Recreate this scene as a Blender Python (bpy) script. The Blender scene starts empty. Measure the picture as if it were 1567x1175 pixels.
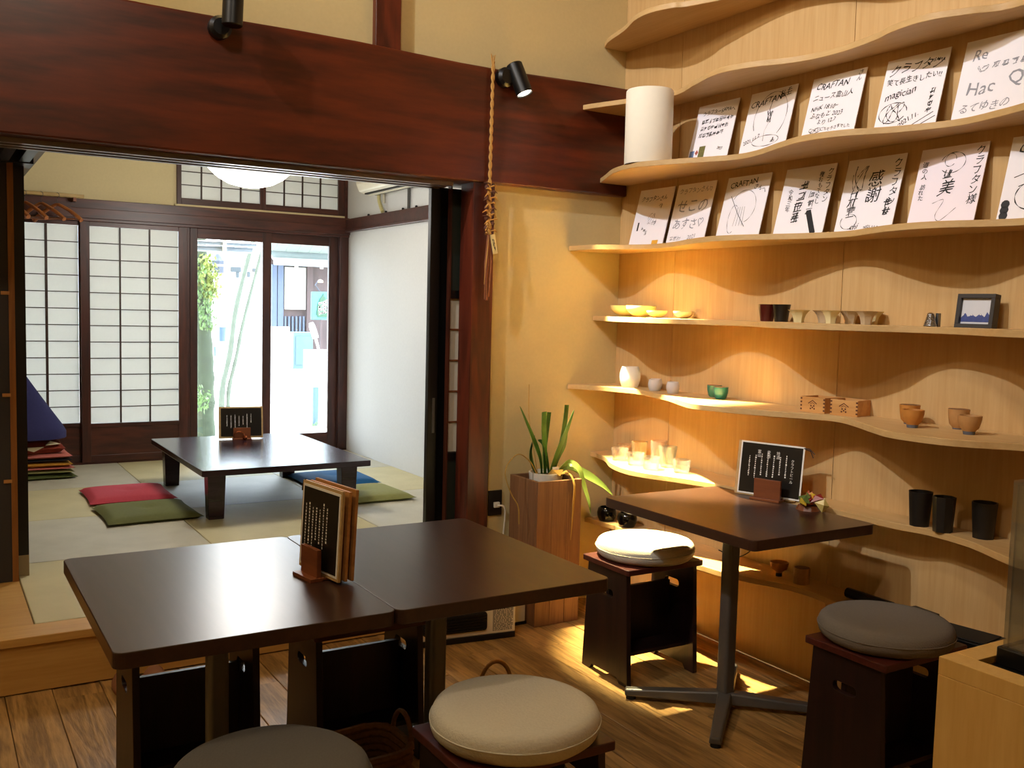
import bpy, bmesh, math, random
from mathutils import Vector, Matrix, Euler
R = random.Random(7)
sc = bpy.context.scene
COL = sc.collection
# ------------------------------------------------------------------ camera
CAM_H, F_PX = 1.4, 1482.47
yaw, pit, rol = [math.radians(a) for a in (31.355, 4.4228, -1.4339)]
fwd = Vector((math.sin(yaw) * math.cos(pit), math.cos(yaw) * math.cos(pit), -math.sin(pit)))
r0 = Vector((math.cos(yaw), -math.sin(yaw), 0))
d0 = fwd.cross(r0)
rgt = math.cos(rol) * r0 + math.sin(rol) * d0
dwn = fwd.cross(rgt)
cd = bpy.data.cameras.new('camera')
cd.sensor_width = 36.0
cd.lens = 36.0 * F_PX / 1567.0
cd.clip_start, cd.clip_end = 0.05, 200
cam = bpy.data.objects.new('camera', cd)
m = Matrix((rgt, -dwn, -fwd)).transposed().to_4x4()
m.translation = (0, 0, CAM_H)
cam.matrix_world = m
COL.objects.link(cam)
sc.camera = cam
# ------------------------------------------------------------------ world, lights, exposure
vs = sc.view_settings
vs.view_transform, vs.look, vs.exposure, vs.gamma = 'Standard', 'None', 0.4, 1.0
vs.use_curve_mapping = False
sc.cycles.use_denoising = True
sc.cycles.max_bounces = 10
sc.cycles.diffuse_bounces = 5
sc.cycles.transparent_max_bounces = 16
sc.cycles.caustics_reflective = sc.cycles.caustics_refractive = False
sc.cycles.sample_clamp_indirect = 20.0
w = bpy.data.worlds.new('world')
sc.world = w
w.use_nodes = True
bg = w.node_tree.nodes['Background']
bg.inputs['Color'].default_value = (0.76, 0.89, 1.0, 1)
bg.inputs['Strength'].default_value = 11.0


def light(name, kind, loc, power, color, target=None, size=0.05, angle=60, blend=0.5):
    ld = bpy.data.lights.new(name, kind)
    ld.energy = power
    ld.color = color
    if kind in ('POINT', 'SPOT'):
        ld.shadow_soft_size = size
    if kind == 'SPOT':
        ld.spot_size = math.radians(angle)
        ld.spot_blend = blend
    if kind == 'SUN':
        ld.angle = math.radians(2)
    o = bpy.data.objects.new(name, ld)
    o.location = loc
    if target is not None:
        o.rotation_euler = (Vector(target) - Vector(loc)).to_track_quat('-Z', 'Y').to_euler()
    COL.objects.link(o)
    return o


light('sun', 'SUN', (8, 14, 16), 9.0, (1, 0.98, 0.95), target=(4.5, 9.5, 0))
light('track_spot_light', 'SPOT', (-2.0, 2.35, 5.0), 640, (0.90, 0.93, 1.0), target=(2.89, 2.95, 2.0), size=0.05, angle=40, blend=0.95)
light('track_spot_light_near', 'SPOT', (-1.5, 0.2, 4.5), 90, (1.0, 0.9, 0.8), target=(2.89, 3.0, 1.4), size=0.06, angle=36, blend=0.7)
light('ambient_fill_light', 'POINT', (0.4, 1.3, 3.6), 50, (1.0, 0.88, 0.70), size=0.12)  # unseen point light added as general warm fill for floor, tables and beam
light('ambient_fill_light_far', 'POINT', (-0.9, 2.6, 3.6), 64, (1.0, 0.82, 0.58), size=0.12)  # second added fill light, no fixture modelled

# ------------------------------------------------------------------ materials


def rgb(h):
    h = h.lstrip('#')
    c = [int(h[i:i + 2], 16) / 255 for i in (0, 2, 4)]
    return tuple(((x / 12.92) if x <= 0.04045 else ((x + 0.055) / 1.055) ** 2.4) for x in c) + (1,)


def base(name):
    m = bpy.data.materials.new(name)
    m.use_nodes = True
    nt = m.node_tree
    b = nt.nodes['Principled BSDF']
    return m, nt, b


def N(nt, t, **kw):
    n = nt.nodes.new(t)
    for k, v in kw.items():
        if k in n.inputs:
            n.inputs[k].default_value = v
        else:
            setattr(n, k, v)
    return n


def plain(name, col, rough=0.5, metal=0.0, noise=0.06, scale=40, bump=0.0, spec=0.5, sheen=0.0):
    m, nt, b = base(name)
    c = rgb(col)
    tc = N(nt, 'ShaderNodeTexCoord')
    no = N(nt, 'ShaderNodeTexNoise', Scale=scale, Detail=4)
    nt.links.new(tc.outputs['Object'], no.inputs['Vector'])
    mx = N(nt, 'ShaderNodeMix', data_type='RGBA')
    mx.inputs[6].default_value = tuple(x * (1 - noise) for x in c[:3]) + (1,)
    mx.inputs[7].default_value = tuple(min(1, x * (1 + noise)) for x in c[:3]) + (1,)
    nt.links.new(no.outputs['Fac'], mx.inputs[0])
    nt.links.new(mx.outputs[2], b.inputs['Base Color'])
    b.inputs['Roughness'].default_value = rough
    b.inputs['Metallic'].default_value = metal
    b.inputs['Specular IOR Level'].default_value = spec
    if sheen:
        b.inputs['Sheen Weight'].default_value = sheen
    if bump:
        bp = N(nt, 'ShaderNodeBump', Strength=bump, Distance=0.004)
        nt.links.new(no.outputs['Fac'], bp.inputs['Height'])
        nt.links.new(bp.outputs[0], b.inputs['Normal'])
    return m


def wood(name, c1, c2, axis='x', rough=0.45, scale=9.0, stretch=12.0, var=0.15, bump=0.15, spec=0.5, rings=0.35, dark=None, coat=0.0, fine=0.5):
    m, nt, b = base(name)
    L = nt.links.new
    tc = N(nt, 'ShaderNodeTexCoord')
    oi = N(nt, 'ShaderNodeObjectInfo')
    ad = N(nt, 'ShaderNodeVectorMath', operation='ADD')
    ml = N(nt, 'ShaderNodeMath', operation='MULTIPLY')
    ml.inputs[1].default_value = 17.0
    L(oi.outputs['Random'], ml.inputs[0])
    L(tc.outputs['Object'], ad.inputs[0])
    L(ml.outputs[0], ad.inputs[1])
    mp = N(nt, 'ShaderNodeMapping')
    s = [scale] * 3
    s['xyz'.index(axis)] = scale / stretch
    mp.inputs['Scale'].default_value = s
    L(ad.outputs[0], mp.inputs['Vector'])
    n1 = N(nt, 'ShaderNodeTexNoise', Scale=1.0, Detail=3, Distortion=0.8)
    L(mp.outputs[0], n1.inputs['Vector'])
    # growth rings: sine of the low noise
    mr = N(nt, 'ShaderNodeMath', operation='MULTIPLY')
    mr.inputs[1].default_value = 26.0
    L(n1.outputs['Fac'], mr.inputs[0])
    sn = N(nt, 'ShaderNodeMath', operation='SINE')
    L(mr.outputs[0], sn.inputs[0])
    n2 = N(nt, 'ShaderNodeTexNoise', Scale=9.0, Detail=5, Roughness=0.6)
    L(mp.outputs[0], n2.inputs['Vector'])
    m1 = N(nt, 'ShaderNodeMath', operation='MULTIPLY')
    m1.inputs[1].default_value = rings * 0.5
    L(sn.outputs[0], m1.inputs[0])
    m2 = N(nt, 'ShaderNodeMath', operation='MULTIPLY_ADD')
    m2.inputs[1].default_value = fine * 1.6
    L(n2.outputs['Fac'], m2.inputs[0])
    L(m1.outputs[0], m2.inputs[2])
    rp = N(nt, 'ShaderNodeValToRGB')
    rp.color_ramp.elements[0].position = 0.1
    rp.color_ramp.elements[1].position = 0.75
    rp.color_ramp.elements[0].color = rgb(c1)
    rp.color_ramp.elements[1].color = rgb(c2)
    L(m2.outputs[0], rp.inputs[0])
    hs = N(nt, 'ShaderNodeHueSaturation')
    mm = N(nt, 'ShaderNodeMapRange')
    mm.inputs['To Min'].default_value = 1 - var
    mm.inputs['To Max'].default_value = 1 + var
    L(oi.outputs['Random'], mm.inputs['Value'])
    L(mm.outputs[0], hs.inputs['Value'])
    L(rp.outputs[0], hs.inputs['Color'])
    L(hs.outputs[0], b.inputs['Base Color'])
    b.inputs['Roughness'].default_value = rough
    b.inputs['Specular IOR Level'].default_value = spec
    b.inputs['Coat Weight'].default_value = coat
    b.inputs['Coat Roughness'].default_value = 0.15
    bp = N(nt, 'ShaderNodeBump', Strength=bump, Distance=0.002)
    L(m2.outputs[0], bp.inputs['Height'])
    L(bp.outputs[0], b.inputs['Normal'])
    return m


def see_glass(name, tint=(1, 1, 1), gloss=0.08, body=0.0, bodycol=(1, 1, 1)):
    m, nt, b = base(name)
    L = nt.links.new
    nt.nodes.remove(b)
    out = nt.nodes['Material Output']
    tr = N(nt, 'ShaderNodeBsdfTransparent')
    tr.inputs[0].default_value = tuple(tint) + (1,)
    gl = N(nt, 'ShaderNodeBsdfGlossy', Roughness=0.03)
    lw = N(nt, 'ShaderNodeLayerWeight', Blend=0.25)
    ma = N(nt, 'ShaderNodeMath', operation='MULTIPLY_ADD')
    ma.inputs[1].default_value = 0.5
    ma.inputs[2].default_value = gloss
    L(lw.outputs['Fresnel'], ma.inputs[0])
    mx = N(nt, 'ShaderNodeMixShader')
    L(ma.outputs[0], mx.inputs[0])
    L(tr.outputs[0], mx.inputs[1])
    L(gl.outputs[0], mx.inputs[2])
    last = mx
    if body:
        df = N(nt, 'ShaderNodeBsdfDiffuse')
        df.inputs[0].default_value = tuple(bodycol) + (1,)
        tl = N(nt, 'ShaderNodeBsdfTranslucent')
        tl.inputs[0].default_value = tuple(bodycol) + (1,)
        dm = N(nt, 'ShaderNodeMixShader')
        dm.inputs[0].default_value = 0.5
        L(df.outputs[0], dm.inputs[1])
        L(tl.outputs[0], dm.inputs[2])
        m2 = N(nt, 'ShaderNodeMixShader')
        m2.inputs[0].default_value = body
        L(mx.outputs[0], m2.inputs[1])
        L(dm.outputs[0], m2.inputs[2])
        last = m2
    L(last.outputs[0], out.inputs['Surface'])
    return m


def paper(name, col, trans):
    m, nt, b = base(name)
    L = nt.links.new
    nt.nodes.remove(b)
    tc = N(nt, 'ShaderNodeTexCoord')
    no = N(nt, 'ShaderNodeTexNoise', Scale=60, Detail=5)
    L(tc.outputs['Object'], no.inputs['Vector'])
    c = rgb(col)
    mx0 = N(nt, 'ShaderNodeMix', data_type='RGBA')
    mx0.inputs[6].default_value = tuple(x * .95 for x in c[:3]) + (1,)
    mx0.inputs[7].default_value = c
    L(no.outputs['Fac'], mx0.inputs[0])
    df = N(nt, 'ShaderNodeBsdfDiffuse')
    tl = N(nt, 'ShaderNodeBsdfTranslucent')
    L(mx0.outputs[2], df.inputs[0])
    L(mx0.outputs[2], tl.inputs[0])
    mx = N(nt, 'ShaderNodeMixShader')
    mx.inputs[0].default_value = trans
    L(df.outputs[0], mx.inputs[1])
    L(tl.outputs[0], mx.inputs[2])
    L(mx.outputs[0], nt.nodes['Material Output'].inputs['Surface'])
    return m


def emit(name, col, strength):
    m, nt, b = base(name)
    b.inputs['Base Color'].default_value = rgb(col)
    b.inputs['Emission Color'].default_value = rgb(col)
    b.inputs['Emission Strength'].default_value = strength
    return m


def plaster(name, col, scale=70, bump=0.12, noise=0.05):
    return plain(name, col, rough=0.9, noise=noise, scale=scale, bump=bump, spec=0.2)


M = {}
M['plaster_warm'] = plaster('plaster_warm', '#cdbb8a')
M['plaster_cream'] = plaster('plaster_cream', '#d6c79c')
M['plaster_white'] = plaster('plaster_white', '#d2d1ce')
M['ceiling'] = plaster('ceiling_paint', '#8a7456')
M['beam'] = wood('beam_wood', '#35120a', '#66270f', 'x', rough=0.36, scale=4.0, stretch=7, bump=0.08, rings=0.32, coat=0.1, var=0.0)
M['post'] = wood('post_wood', '#401810', '#6a2a18', 'z', rough=0.35, scale=7, stretch=10, bump=0.1, rings=0.5)
M['dark_trim'] = wood('dark_trim_wood', '#331810', '#54281a', 'x', rough=0.38, scale=8, stretch=10, bump=0.08)
M['dark_trim_z'] = wood('dark_trim_wood_upright', '#331810', '#54281a', 'z', rough=0.38, scale=8, stretch=10, bump=0.08)
M['lattice'] = wood('lattice_wood', '#2c1a12', '#463024', 'x', rough=0.5, bump=0.05)
M['black_wood'] = plain('black_lacquer', '#0d0b0b', rough=0.35, noise=0.2)
M['green_black'] = plain('dark_green_board', '#20261f', rough=0.5, noise=0.15)
M['ply'] = wood('birch_plywood', '#bd965e', '#d0ae7a', 'z', rough=0.55, scale=10, stretch=18, bump=0.03, rings=0.12, var=0.03, fine=0.45)
M['ply_flat'] = wood('birch_plywood_shelf', '#bd965e', '#d2b17c', 'y', rough=0.5, scale=10, stretch=18, bump=0.03, rings=0.12, var=0.04, fine=0.45)
M['floor'] = wood('aged_floor_board', '#6e5028', '#b88f54', 'y', rough=0.45, scale=14, stretch=10, bump=0.5, rings=0.35, var=0.13, fine=0.55)
M['step_wood'] = wood('step_cedar', '#b0823e', '#c99e58', 'x', rough=0.45, scale=10, stretch=14, bump=0.05, rings=0.12, var=0.05)
M['table'] = wood('table_veneer', '#2f1b13', '#3f281e', 'y', rough=0.29, scale=10, stretch=14, bump=0.02, rings=0.2, var=0.04)
M['table_edge'] = plain('table_edge_band', '#2a1611', rough=0.4)
M['low_table'] = wood('low_table_wood', '#241418', '#34202a', 'x', rough=0.22, scale=10, stretch=12, bump=0.03, rings=0.2, var=0.03)
M['stool'] = wood('stool_wood', '#160b0a', '#2c1512', 'z', rough=0.42, scale=10, stretch=12, bump=0.08, rings=0.3, var=0.1)
M['stool_top'] = wood('stool_top_wood', '#3a140f', '#55231a', 'x', rough=0.4, scale=10, stretch=12, bump=0.08, rings=0.3, var=0.05)
M['steel'] = plain('grey_steel', '#6a6865', rough=0.4, metal=0.55)
M['rubber'] = plain('black_rubber', '#0c0c0c', rough=0.7)
M['black_metal'] = plain('black_metal', '#0e0e0f', rough=0.38, metal=0.3)
M['chrome'] = plain('bright_metal', '#c8ccd2', rough=0.18, metal=1.0)
M['copper'] = plain('copper', '#b4633c', rough=0.25, metal=1.0)
M['white_fabric'] = plain('white_fabric', '#c0baac', rough=0.95, noise=0.08, scale=220, bump=0.3, spec=0.1)
M['cream_fabric'] = plain('cream_fabric', '#c6c0ae', rough=0.95, noise=0.1, scale=160, bump=0.35, spec=0.1)
M['grey_fabric'] = plain('grey_fabric', '#77716a', rough=0.95, noise=0.1, scale=200, bump=0.35, spec=0.1)
M['dark_grey_fabric'] = plain('dark_grey_fabric', '#5c5852', rough=0.95, noise=0.1, scale=200, bump=0.35, spec=0.1)
M['shoji'] = paper('shoji_paper', '#e0e0dc', 0.28)
M['glass'] = see_glass('door_glass')
M['lamp_shade'] = emit('lamp_shade', '#fffaf2', 6.0)
M['lens'] = emit('lamp_lens', '#fff4dc', 4.0)
M['white_plastic'] = plain('white_plastic', '#d8d3c4', rough=0.4)
M['ink'] = plain('black_ink', '#14141a', rough=0.6)
M['grey_ink'] = plain('grey_ink', '#8e8e98', rough=0.6)
M['card'] = plain('card_paper', '#eeeaf0', rough=0.85, noise=0.02)
M['card_pink'] = plain('card_paper_pink', '#eee3ec', rough=0.85, noise=0.03, scale=6)
M['white_print'] = plain('white_print', '#e8e4dc', rough=0.7)
M['menu_black'] = plain('menu_photo', '#17130f', rough=0.3, noise=0.6, scale=14)
M['menu_wood'] = wood('menu_board', '#a06a34', '#c08a4c', 'x', rough=0.5, var=0.08)
M['menu_tan'] = wood('pale_menu_board', '#b5935e', '#c9aa76', 'x', rough=0.5, var=0.08)
M['stand_wood'] = wood('menu_stand_wood', '#6e3a1e', '#8a4e2a', 'x', rough=0.4, var=0.05)

# ------------------------------------------------------------------ mesh helpers


class MB:
    def __init__(s):
        s.v, s.f = [], []

    def add(s, v, f, mx=None):
        o = len(s.v)
        s.v += [tuple(mx @ Vector(p)) if mx is not None else tuple(p) for p in v]
        s.f += [tuple(i + o for i in q) for q in f]
        return s

    def box(s, x0, x1, y0, y1, z0, z1, mx=None):
        v = [(x, y, z) for z in (z0, z1) for y in (y0, y1) for x in (x0, x1)]
        f = [(0, 2, 3, 1), (4, 5, 7, 6), (0, 1, 5, 4), (1, 3, 7, 5), (3, 2, 6, 7), (2, 0, 4, 6)]
        return s.add(v, f, mx)

    def lathe(s, prof, seg=24, mx=None, wob=None):
        v, f = [], []
        n = len(prof)
        for i in range(seg):
            a = 2 * math.pi * i / seg
            for r, z in prof:
                k = wob(a, z) if wob else 1.0
                v.append((r * k * math.cos(a), r * k * math.sin(a), z))
        for i in range(seg):
            j = (i + 1) % seg
            for k in range(n - 1):
                f.append((i * n + k, j * n + k, j * n + k + 1, i * n + k + 1))
        if prof[0][0] > 1e-6:
            f.append(tuple(i * n for i in range(seg))[::-1])
        if prof[-1][0] > 1e-6:
            f.append(tuple(i * n + n - 1 for i in range(seg)))
        return s.add(v, f, mx)

    def tube(s, path, r, seg=8, mx=None, caps=True):
        P = [Vector(p) for p in path]
        rs = r if isinstance(r, (list, tuple)) else [r] * len(P)
        v, f = [], []
        up = None
        for i, p in enumerate(P):
            t = (P[min(i + 1, len(P) - 1)] - P[max(i - 1, 0)]).normalized()
            if up is None:
                up = Vector((0, 0, 1)) if abs(t.z) < .9 else Vector((1, 0, 0))
            a = t.cross(up).normalized()
            b = a.cross(t).normalized()
            up = b
            for k in range(seg):
                q = 2 * math.pi * k / seg
                v.append(p + (a * math.cos(q) + b * math.sin(q)) * rs[i])
        n = len(P)
        for i in range(n - 1):
            for k in range(seg):
                l = (k + 1) % seg
                f.append((i * seg + k, i * seg + l, (i + 1) * seg + l, (i + 1) * seg + k))
        if caps:
            f.append(tuple(range(seg))[::-1])
            f.append(tuple((n - 1) * seg + k for k in range(seg)))
        return s.add(v, f, mx)

    def prism(s, pts, z0, z1, mx=None):
        n = len(pts)
        v = [(x, y, z0) for x, y in pts] + [(x, y, z1) for x, y in pts]
        f = [tuple(range(n))[::-1], tuple(range(n, 2 * n))]
        f += [(i, (i + 1) % n, n + (i + 1) % n, n + i) for i in range(n)]
        return s.add(v, f, mx)

    def ribbon(s, pts, w, y=-0.0, mx=None):
        """flat stroke in the local x-z plane, facing -y"""
        n = len(pts)
        v, f = [], []
        for i in range(n):
            a, b = pts[max(i - 1, 0)], pts[min(i + 1, n - 1)]
            dx, dz = b[0] - a[0], b[1] - a[1]
            l = math.hypot(dx, dz) or 1
            ww = w * (0.6 + 0.4 * math.sin(i * 1.7)) if n > 3 else w
            nx, nz = -dz / l * ww / 2, dx / l * ww / 2
            v += [(pts[i][0] + nx, y, pts[i][1] + nz), (pts[i][0] - nx, y, pts[i][1] - nz)]
        for i in range(n - 1):
            f.append((2 * i, 2 * i + 1, 2 * i + 3, 2 * i + 2))
        return s.add(v, f, mx)

    def mesh(s, name):
        me = bpy.data.meshes.new(name)
        me.from_pydata(s.v, [], s.f)
        me.update()
        return me

    def obj(s, name, mat, parent=None, loc=(0, 0, 0), rot=(0, 0, 0), smooth=False, bevel=0.0, seg=2, recalc=True):
        me = s.mesh(name)
        if recalc:
            bm = bmesh.new()
            bm.from_mesh(me)
            bmesh.ops.recalc_face_normals(bm, faces=bm.faces)
            bm.to_mesh(me)
            bm.free()
        return mesh_obj(name, me, mat, parent, loc, rot, smooth, bevel, seg)


def mesh_obj(name, me, mat, parent=None, loc=(0, 0, 0), rot=(0, 0, 0), smooth=False, bevel=0.0, seg=2):
    if mat is not None and not me.materials:
        me.materials.append(M[mat] if isinstance(mat, str) else mat)
    if smooth:
        me.polygons.foreach_set('use_smooth', [True] * len(me.polygons))
        try:
            me.set_sharp_from_angle(angle=math.radians(40))
        except Exception:
            pass
    o = bpy.data.objects.new(name, me)
    o.location, o.rotation_euler = loc, rot
    if parent is not None:
        o.parent = parent
    COL.objects.link(o)
    if bevel:
        b = o.modifiers.new('bevel', 'BEVEL')
        b.width, b.segments, b.limit_method, b.angle_limit = bevel, seg, 'ANGLE', math.radians(40)
    return o


def empty(name, loc=(0, 0, 0), rz=0.0, rot=None):
    o = bpy.data.objects.new(name, None)
    o.empty_display_size = 0.05
    o.location = loc
    o.rotation_euler = rot if rot else (0, 0, rz)
    COL.objects.link(o)
    return o


def tag(o, label=None, cat=None, group=None, kind=None):
    if label:
        o['label'] = label
    if cat:
        o['category'] = cat
    if group:
        o['group'] = group
    if kind:
        o['kind'] = kind
    return o


def struct(o, label=None):
    return tag(o, label=label, kind='structure')


def dup(root, loc=None, rot=None, label=None, group=None):
    r = root.copy()
    COL.objects.link(r)
    if loc is not None:
        r.location = loc
    if rot is not None:
        r.rotation_euler = rot
    if label:
        r['label'] = label
    if group:
        r['group'] = group
    for ch in list(root.children):
        c = ch.copy()
        COL.objects.link(c)
        c.parent = r
        for g in list(ch.children):
            d = g.copy()
            COL.objects.link(d)
            d.parent = c
    return r


def plate(outer, holes, th):
    """sheet with holes in the local x-z plane, thickness th along y (0..th)"""
    bm = bmesh.new()
    for loop in [outer] + holes:
        vs_ = [bm.verts.new((x, 0, z)) for x, z in loop]
        for i in range(len(vs_)):
            bm.edges.new((vs_[i], vs_[(i + 1) % len(vs_)]))
    bmesh.ops.triangle_fill(bm, use_beauty=True, edges=bm.edges[:])
    g = bmesh.ops.extrude_face_region(bm, geom=bm.faces[:])
    bmesh.ops.translate(bm, vec=(0, th, 0), verts=[e for e in g['geom'] if isinstance(e, bmesh.types.BMVert)])
    bmesh.ops.recalc_face_normals(bm, faces=bm.faces)
    me = bpy.data.meshes.new('plate')
    bm.to_mesh(me)
    bm.free()
    return me


def rrect(x0, x1, y0, y1, r, n=5):
    p = []
    for cx, cy, a0 in ((x1 - r, y1 - r, 0), (x0 + r, y1 - r, 90), (x0 + r, y0 + r, 180), (x1 - r, y0 + r, 270)):
        for i in range(n + 1):
            a = math.radians(a0 + 90 * i / n)
            p.append((cx + r * math.cos(a), cy + r * math.sin(a)))
    return p


def catmull(pts, n=8):
    out = []
    P = [pts[0]] + list(pts) + [pts[-1]]
    for i in range(1, len(P) - 2):
        p0, p1, p2, p3 = [Vector(P[j]) for j in (i - 1, i, i + 1, i + 2)]
        for k in range(n):
            t = k / n
            out.append(0.5 * ((2 * p1) + (-p0 + p2) * t + (2 * p0 - 5 * p1 + 4 * p2 - p3) * t * t + (-p0 + 3 * p1 - 3 * p2 + p3) * t ** 3))
    out.append(Vector(P[-2]))
    return out


def text_mesh(body, size, align='LEFT', vert=False, lean=0.0):
    """lettering as a mesh in the local x-z plane facing -y"""
    cu = bpy.data.curves.new('lettering', 'FONT')
    cu.body = '\n'.join(body) if vert else body
    cu.size = size
    cu.align_x = align
    cu.shear = lean
    cu.resolution_u = 2
    if vert:
        cu.space_line = 0.95
    o = bpy.data.objects.new('lettering', cu)
    me = bpy.data.meshes.new_from_object(o)
    me.transform(Matrix.Rotation(math.pi / 2, 4, 'X'))
    bpy.data.objects.remove(o)
    bpy.data.curves.remove(cu)
    return me


def mesh_into(mb, me, mx=None):
    mb.add([v.co[:] for v in me.vertices], [tuple(p.vertices) for p in me.polygons], mx)
    bpy.data.meshes.remove(me)


def T(x, y, z):
    return Matrix.Translation((x, y, z))


# ------------------------------------------------------------------ key planes
WX = 2.89      # shelf wall
WY = 3.775     # plaster wall between the rooms
TZ = 0.207     # tatami level
BY = 7.53      # back wall of the tatami room
BX = 2.98      # right wall of the tatami room
KZ = 1.947     # underside of the beam

# ------------------------------------------------------------------ floor of the cafe: planks along y
fl = MB().box(-2.6, WX, -2.6, 3.9, -0.06, -0.022).obj('floor', plain('floor_gap', '#3a2614', rough=0.9))
struct(fl, 'aged wooden plank floor of the cafe room')
xx = -2.6
pl_w = 0.15
while xx < WX - 0.01:
    x1 = min(xx + pl_w + R.uniform(-.012, .012), WX)
    y = -2.6
    while y < 3.85:
        L_ = R.uniform(1.6, 2.7)
        y1 = min(y + L_, 3.85)
        if y1 > 0.6 and x1 > -1.2:
            dz = R.uniform(-.0022, .0008)
            q = MB().box(xx + .0012, x1 - .0012, y + .001, y1 - .001, -0.03, dz)
            cx, cy = (xx + x1) / 2, (y + y1) / 2
            q.v = [(a - cx, b - cy, c) for a, b, c in q.v]
            q.obj('plank', 'floor', fl, loc=(cx, cy, 0), bevel=0.0015, seg=1)
        y = y1
    xx = x1
struct(MB().box(-2.6, -0.0, -2.6, .6, -0.02, -0.001).obj('floor_rear', 'floor', None))

# ------------------------------------------------------------------ shelf wall
wr = MB().box(WX + .012, WX + .12, -2.6, 4.0, -0.05, 5.65).obj('wall_right', M['plaster_warm'])
struct(wr, 'plywood clad wall carrying the wavy shelves')
py = 3.775
for y0 in (3.365, 2.43, 1.495, .56, -.4, -1.4, -2.6):
    for z0, z1 in ((-0.0, 5.58),):
        q = MB().box(0, .012, y0 + .0012 - (y0 + py) / 2, py - .0012 - (y0 + py) / 2, z0 + .001, z1 - .001)
        q.obj('panel', 'ply', wr, loc=(WX, (y0 + py) / 2, 0))
    py = y0

# plaster wall between the rooms (right of the post, and above the beam)
wm = MB().box(2.13, WX + .1, WY, WY + .05, 0, 2.0).box(-2.6, WX + .1, WY, WY + .08, 2.3, 5.65).obj('wall_middle', 'plaster_warm')
struct(wm, 'cream plaster wall beside and above the big beam')
struct(MB().box(-2.75, -2.6, -2.6, 8, -0.05, 5.65).obj('wall_left', 'plaster_warm'))
struct(MB().box(-2.75, WX + .1, -2.75, -2.6, -0.05, 5.65).obj('wall_rear', 'plaster_warm'))
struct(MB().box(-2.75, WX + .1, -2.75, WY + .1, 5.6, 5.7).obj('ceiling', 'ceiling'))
bmq = MB()
# slightly swelling hand hewn beam
n = 24
bx0, bx1 = -2.6, WX - .001
vv, ff = [], []
for i in range(n + 1):
    x = bx0 + (bx1 - bx0) * i / n
    t = .008 * math.sin(x * 2.1) + .004 * math.sin(x * 5.3)
    for (yy, zz) in ((3.73, KZ), (3.73 + .002, 2.452 + t), (4.0, 2.452), (4.0, KZ)):
        vv.append((x, yy, zz))
for i in range(n):
    for k in range(4):
        l = (k + 1) % 4
        ff.append((i * 4 + k, i * 4 + l, i * 4 + 4 + l, i * 4 + 4 + k))
ff += [(0, 1, 2, 3), tuple(n * 4 + k for k in (3, 2, 1, 0))]
bmq.add(vv, ff)
beam = bmq.obj('trim_1', 'beam', bevel=0.008)
struct(beam, 'massive red-brown wooden beam over the opening to the tatami room')
gr = MB()
for y in (3.80, 3.865, 3.93):
    gr.box(-2.2, 1.99, y, y + .028, KZ - .018, KZ + .001)
g = gr.obj('door_track', plain('track_highlight', '#6d6058', rough=0.35), beam)  # highlights along the grooves put into the pale grey of the rails
po = MB().box(2.06, 2.168, 3.742, 3.858, 0.0, KZ + .01).obj('trim_2', 'post', bevel=0.004)
struct(po, 'red-brown post at the edge of the opening')
po = MB().box(1.592, 1.706, 3.745, 3.86, 2.44, 5.6).obj('trim_3', 'post', bevel=0.004)
struct(po, 'short reddish post standing on top of the beam')

# ------------------------------------------------------------------ tatami platform
pf = MB().box(-2.6, 2.055, 3.756, 3.9, 0.0, TZ - .06).box(-2.6, BX, 3.9, 7.9, 0.0, TZ - .06).obj('floor_tatami', 'step_wood')
struct(pf, 'raised tatami platform floor')
fb = MB().box(-2.6, -.4, 3.722, 3.745, 0.005, TZ - .03)
for x0, x1 in ((-2.6, -.45), (-.45, 1.02), (1.02, 2.06)):
    c = (x0 + x1) / 2
    MB().box(x0 - c + .001, x1 - c - .001, 0, .03, 0.004, TZ - .034).obj('front_board', 'step_wood', pf, loc=(c, 3.724, 0), bevel=0.002)
    MB().box(x0 - c + .001, x1 - c - .001, 0, .145, -.032, 0).obj('edge_board', 'step_wood', pf, loc=(c, 3.714, TZ), bevel=0.003)
# wooden corridor boards left of the mats
for i in range(3):
    MB().box(-.152, .152, -.395, .395, -.03, -.001).obj('corridor_board', M['step_wood'], pf, loc=(.33 - .155 - i * .31, 4.255, TZ))
M['tatami_a'] = None


def tatami(name, c1, c2, ax):
    m, nt, b = base(name)
    L = nt.links.new
    tc = N(nt, 'ShaderNodeTexCoord')
    wv = N(nt, 'ShaderNodeTexWave', Scale=110.0, Distortion=1.2, Detail=1, bands_direction=ax)
    L(tc.outputs['Object'], wv.inputs['Vector'])
    no = N(nt, 'ShaderNodeTexNoise', Scale=5, Detail=5)
    L(tc.outputs['Object'], no.inputs['Vector'])
    ma = N(nt, 'ShaderNodeMath', operation='MULTIPLY_ADD')
    ma.inputs[1].default_value = .35
    L(wv.outputs['Fac'], ma.inputs[0])
    L(no.outputs['Fac'], ma.inputs[2])
    rp = N(nt, 'ShaderNodeValToRGB')
    rp.color_ramp.elements[0].color, rp.color_ramp.elements[1].color = rgb(c1), rgb(c2)
    rp.color_ramp.elements[0].position, rp.color_ramp.elements[1].position = .2, .9
    L(ma.outputs[0], rp.inputs[0])
    L(rp.outputs[0], b.inputs['Base Color'])
    b.inputs['Roughness'].default_value = .55
    b.inputs['Specular IOR Level'].default_value = .35
    bp = N(nt, 'ShaderNodeBump', Strength=.25, Distance=.002)
    L(wv.outputs['Fac'], bp.inputs['Height'])
    L(bp.outputs[0], b.inputs['Normal'])
    return m


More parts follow.
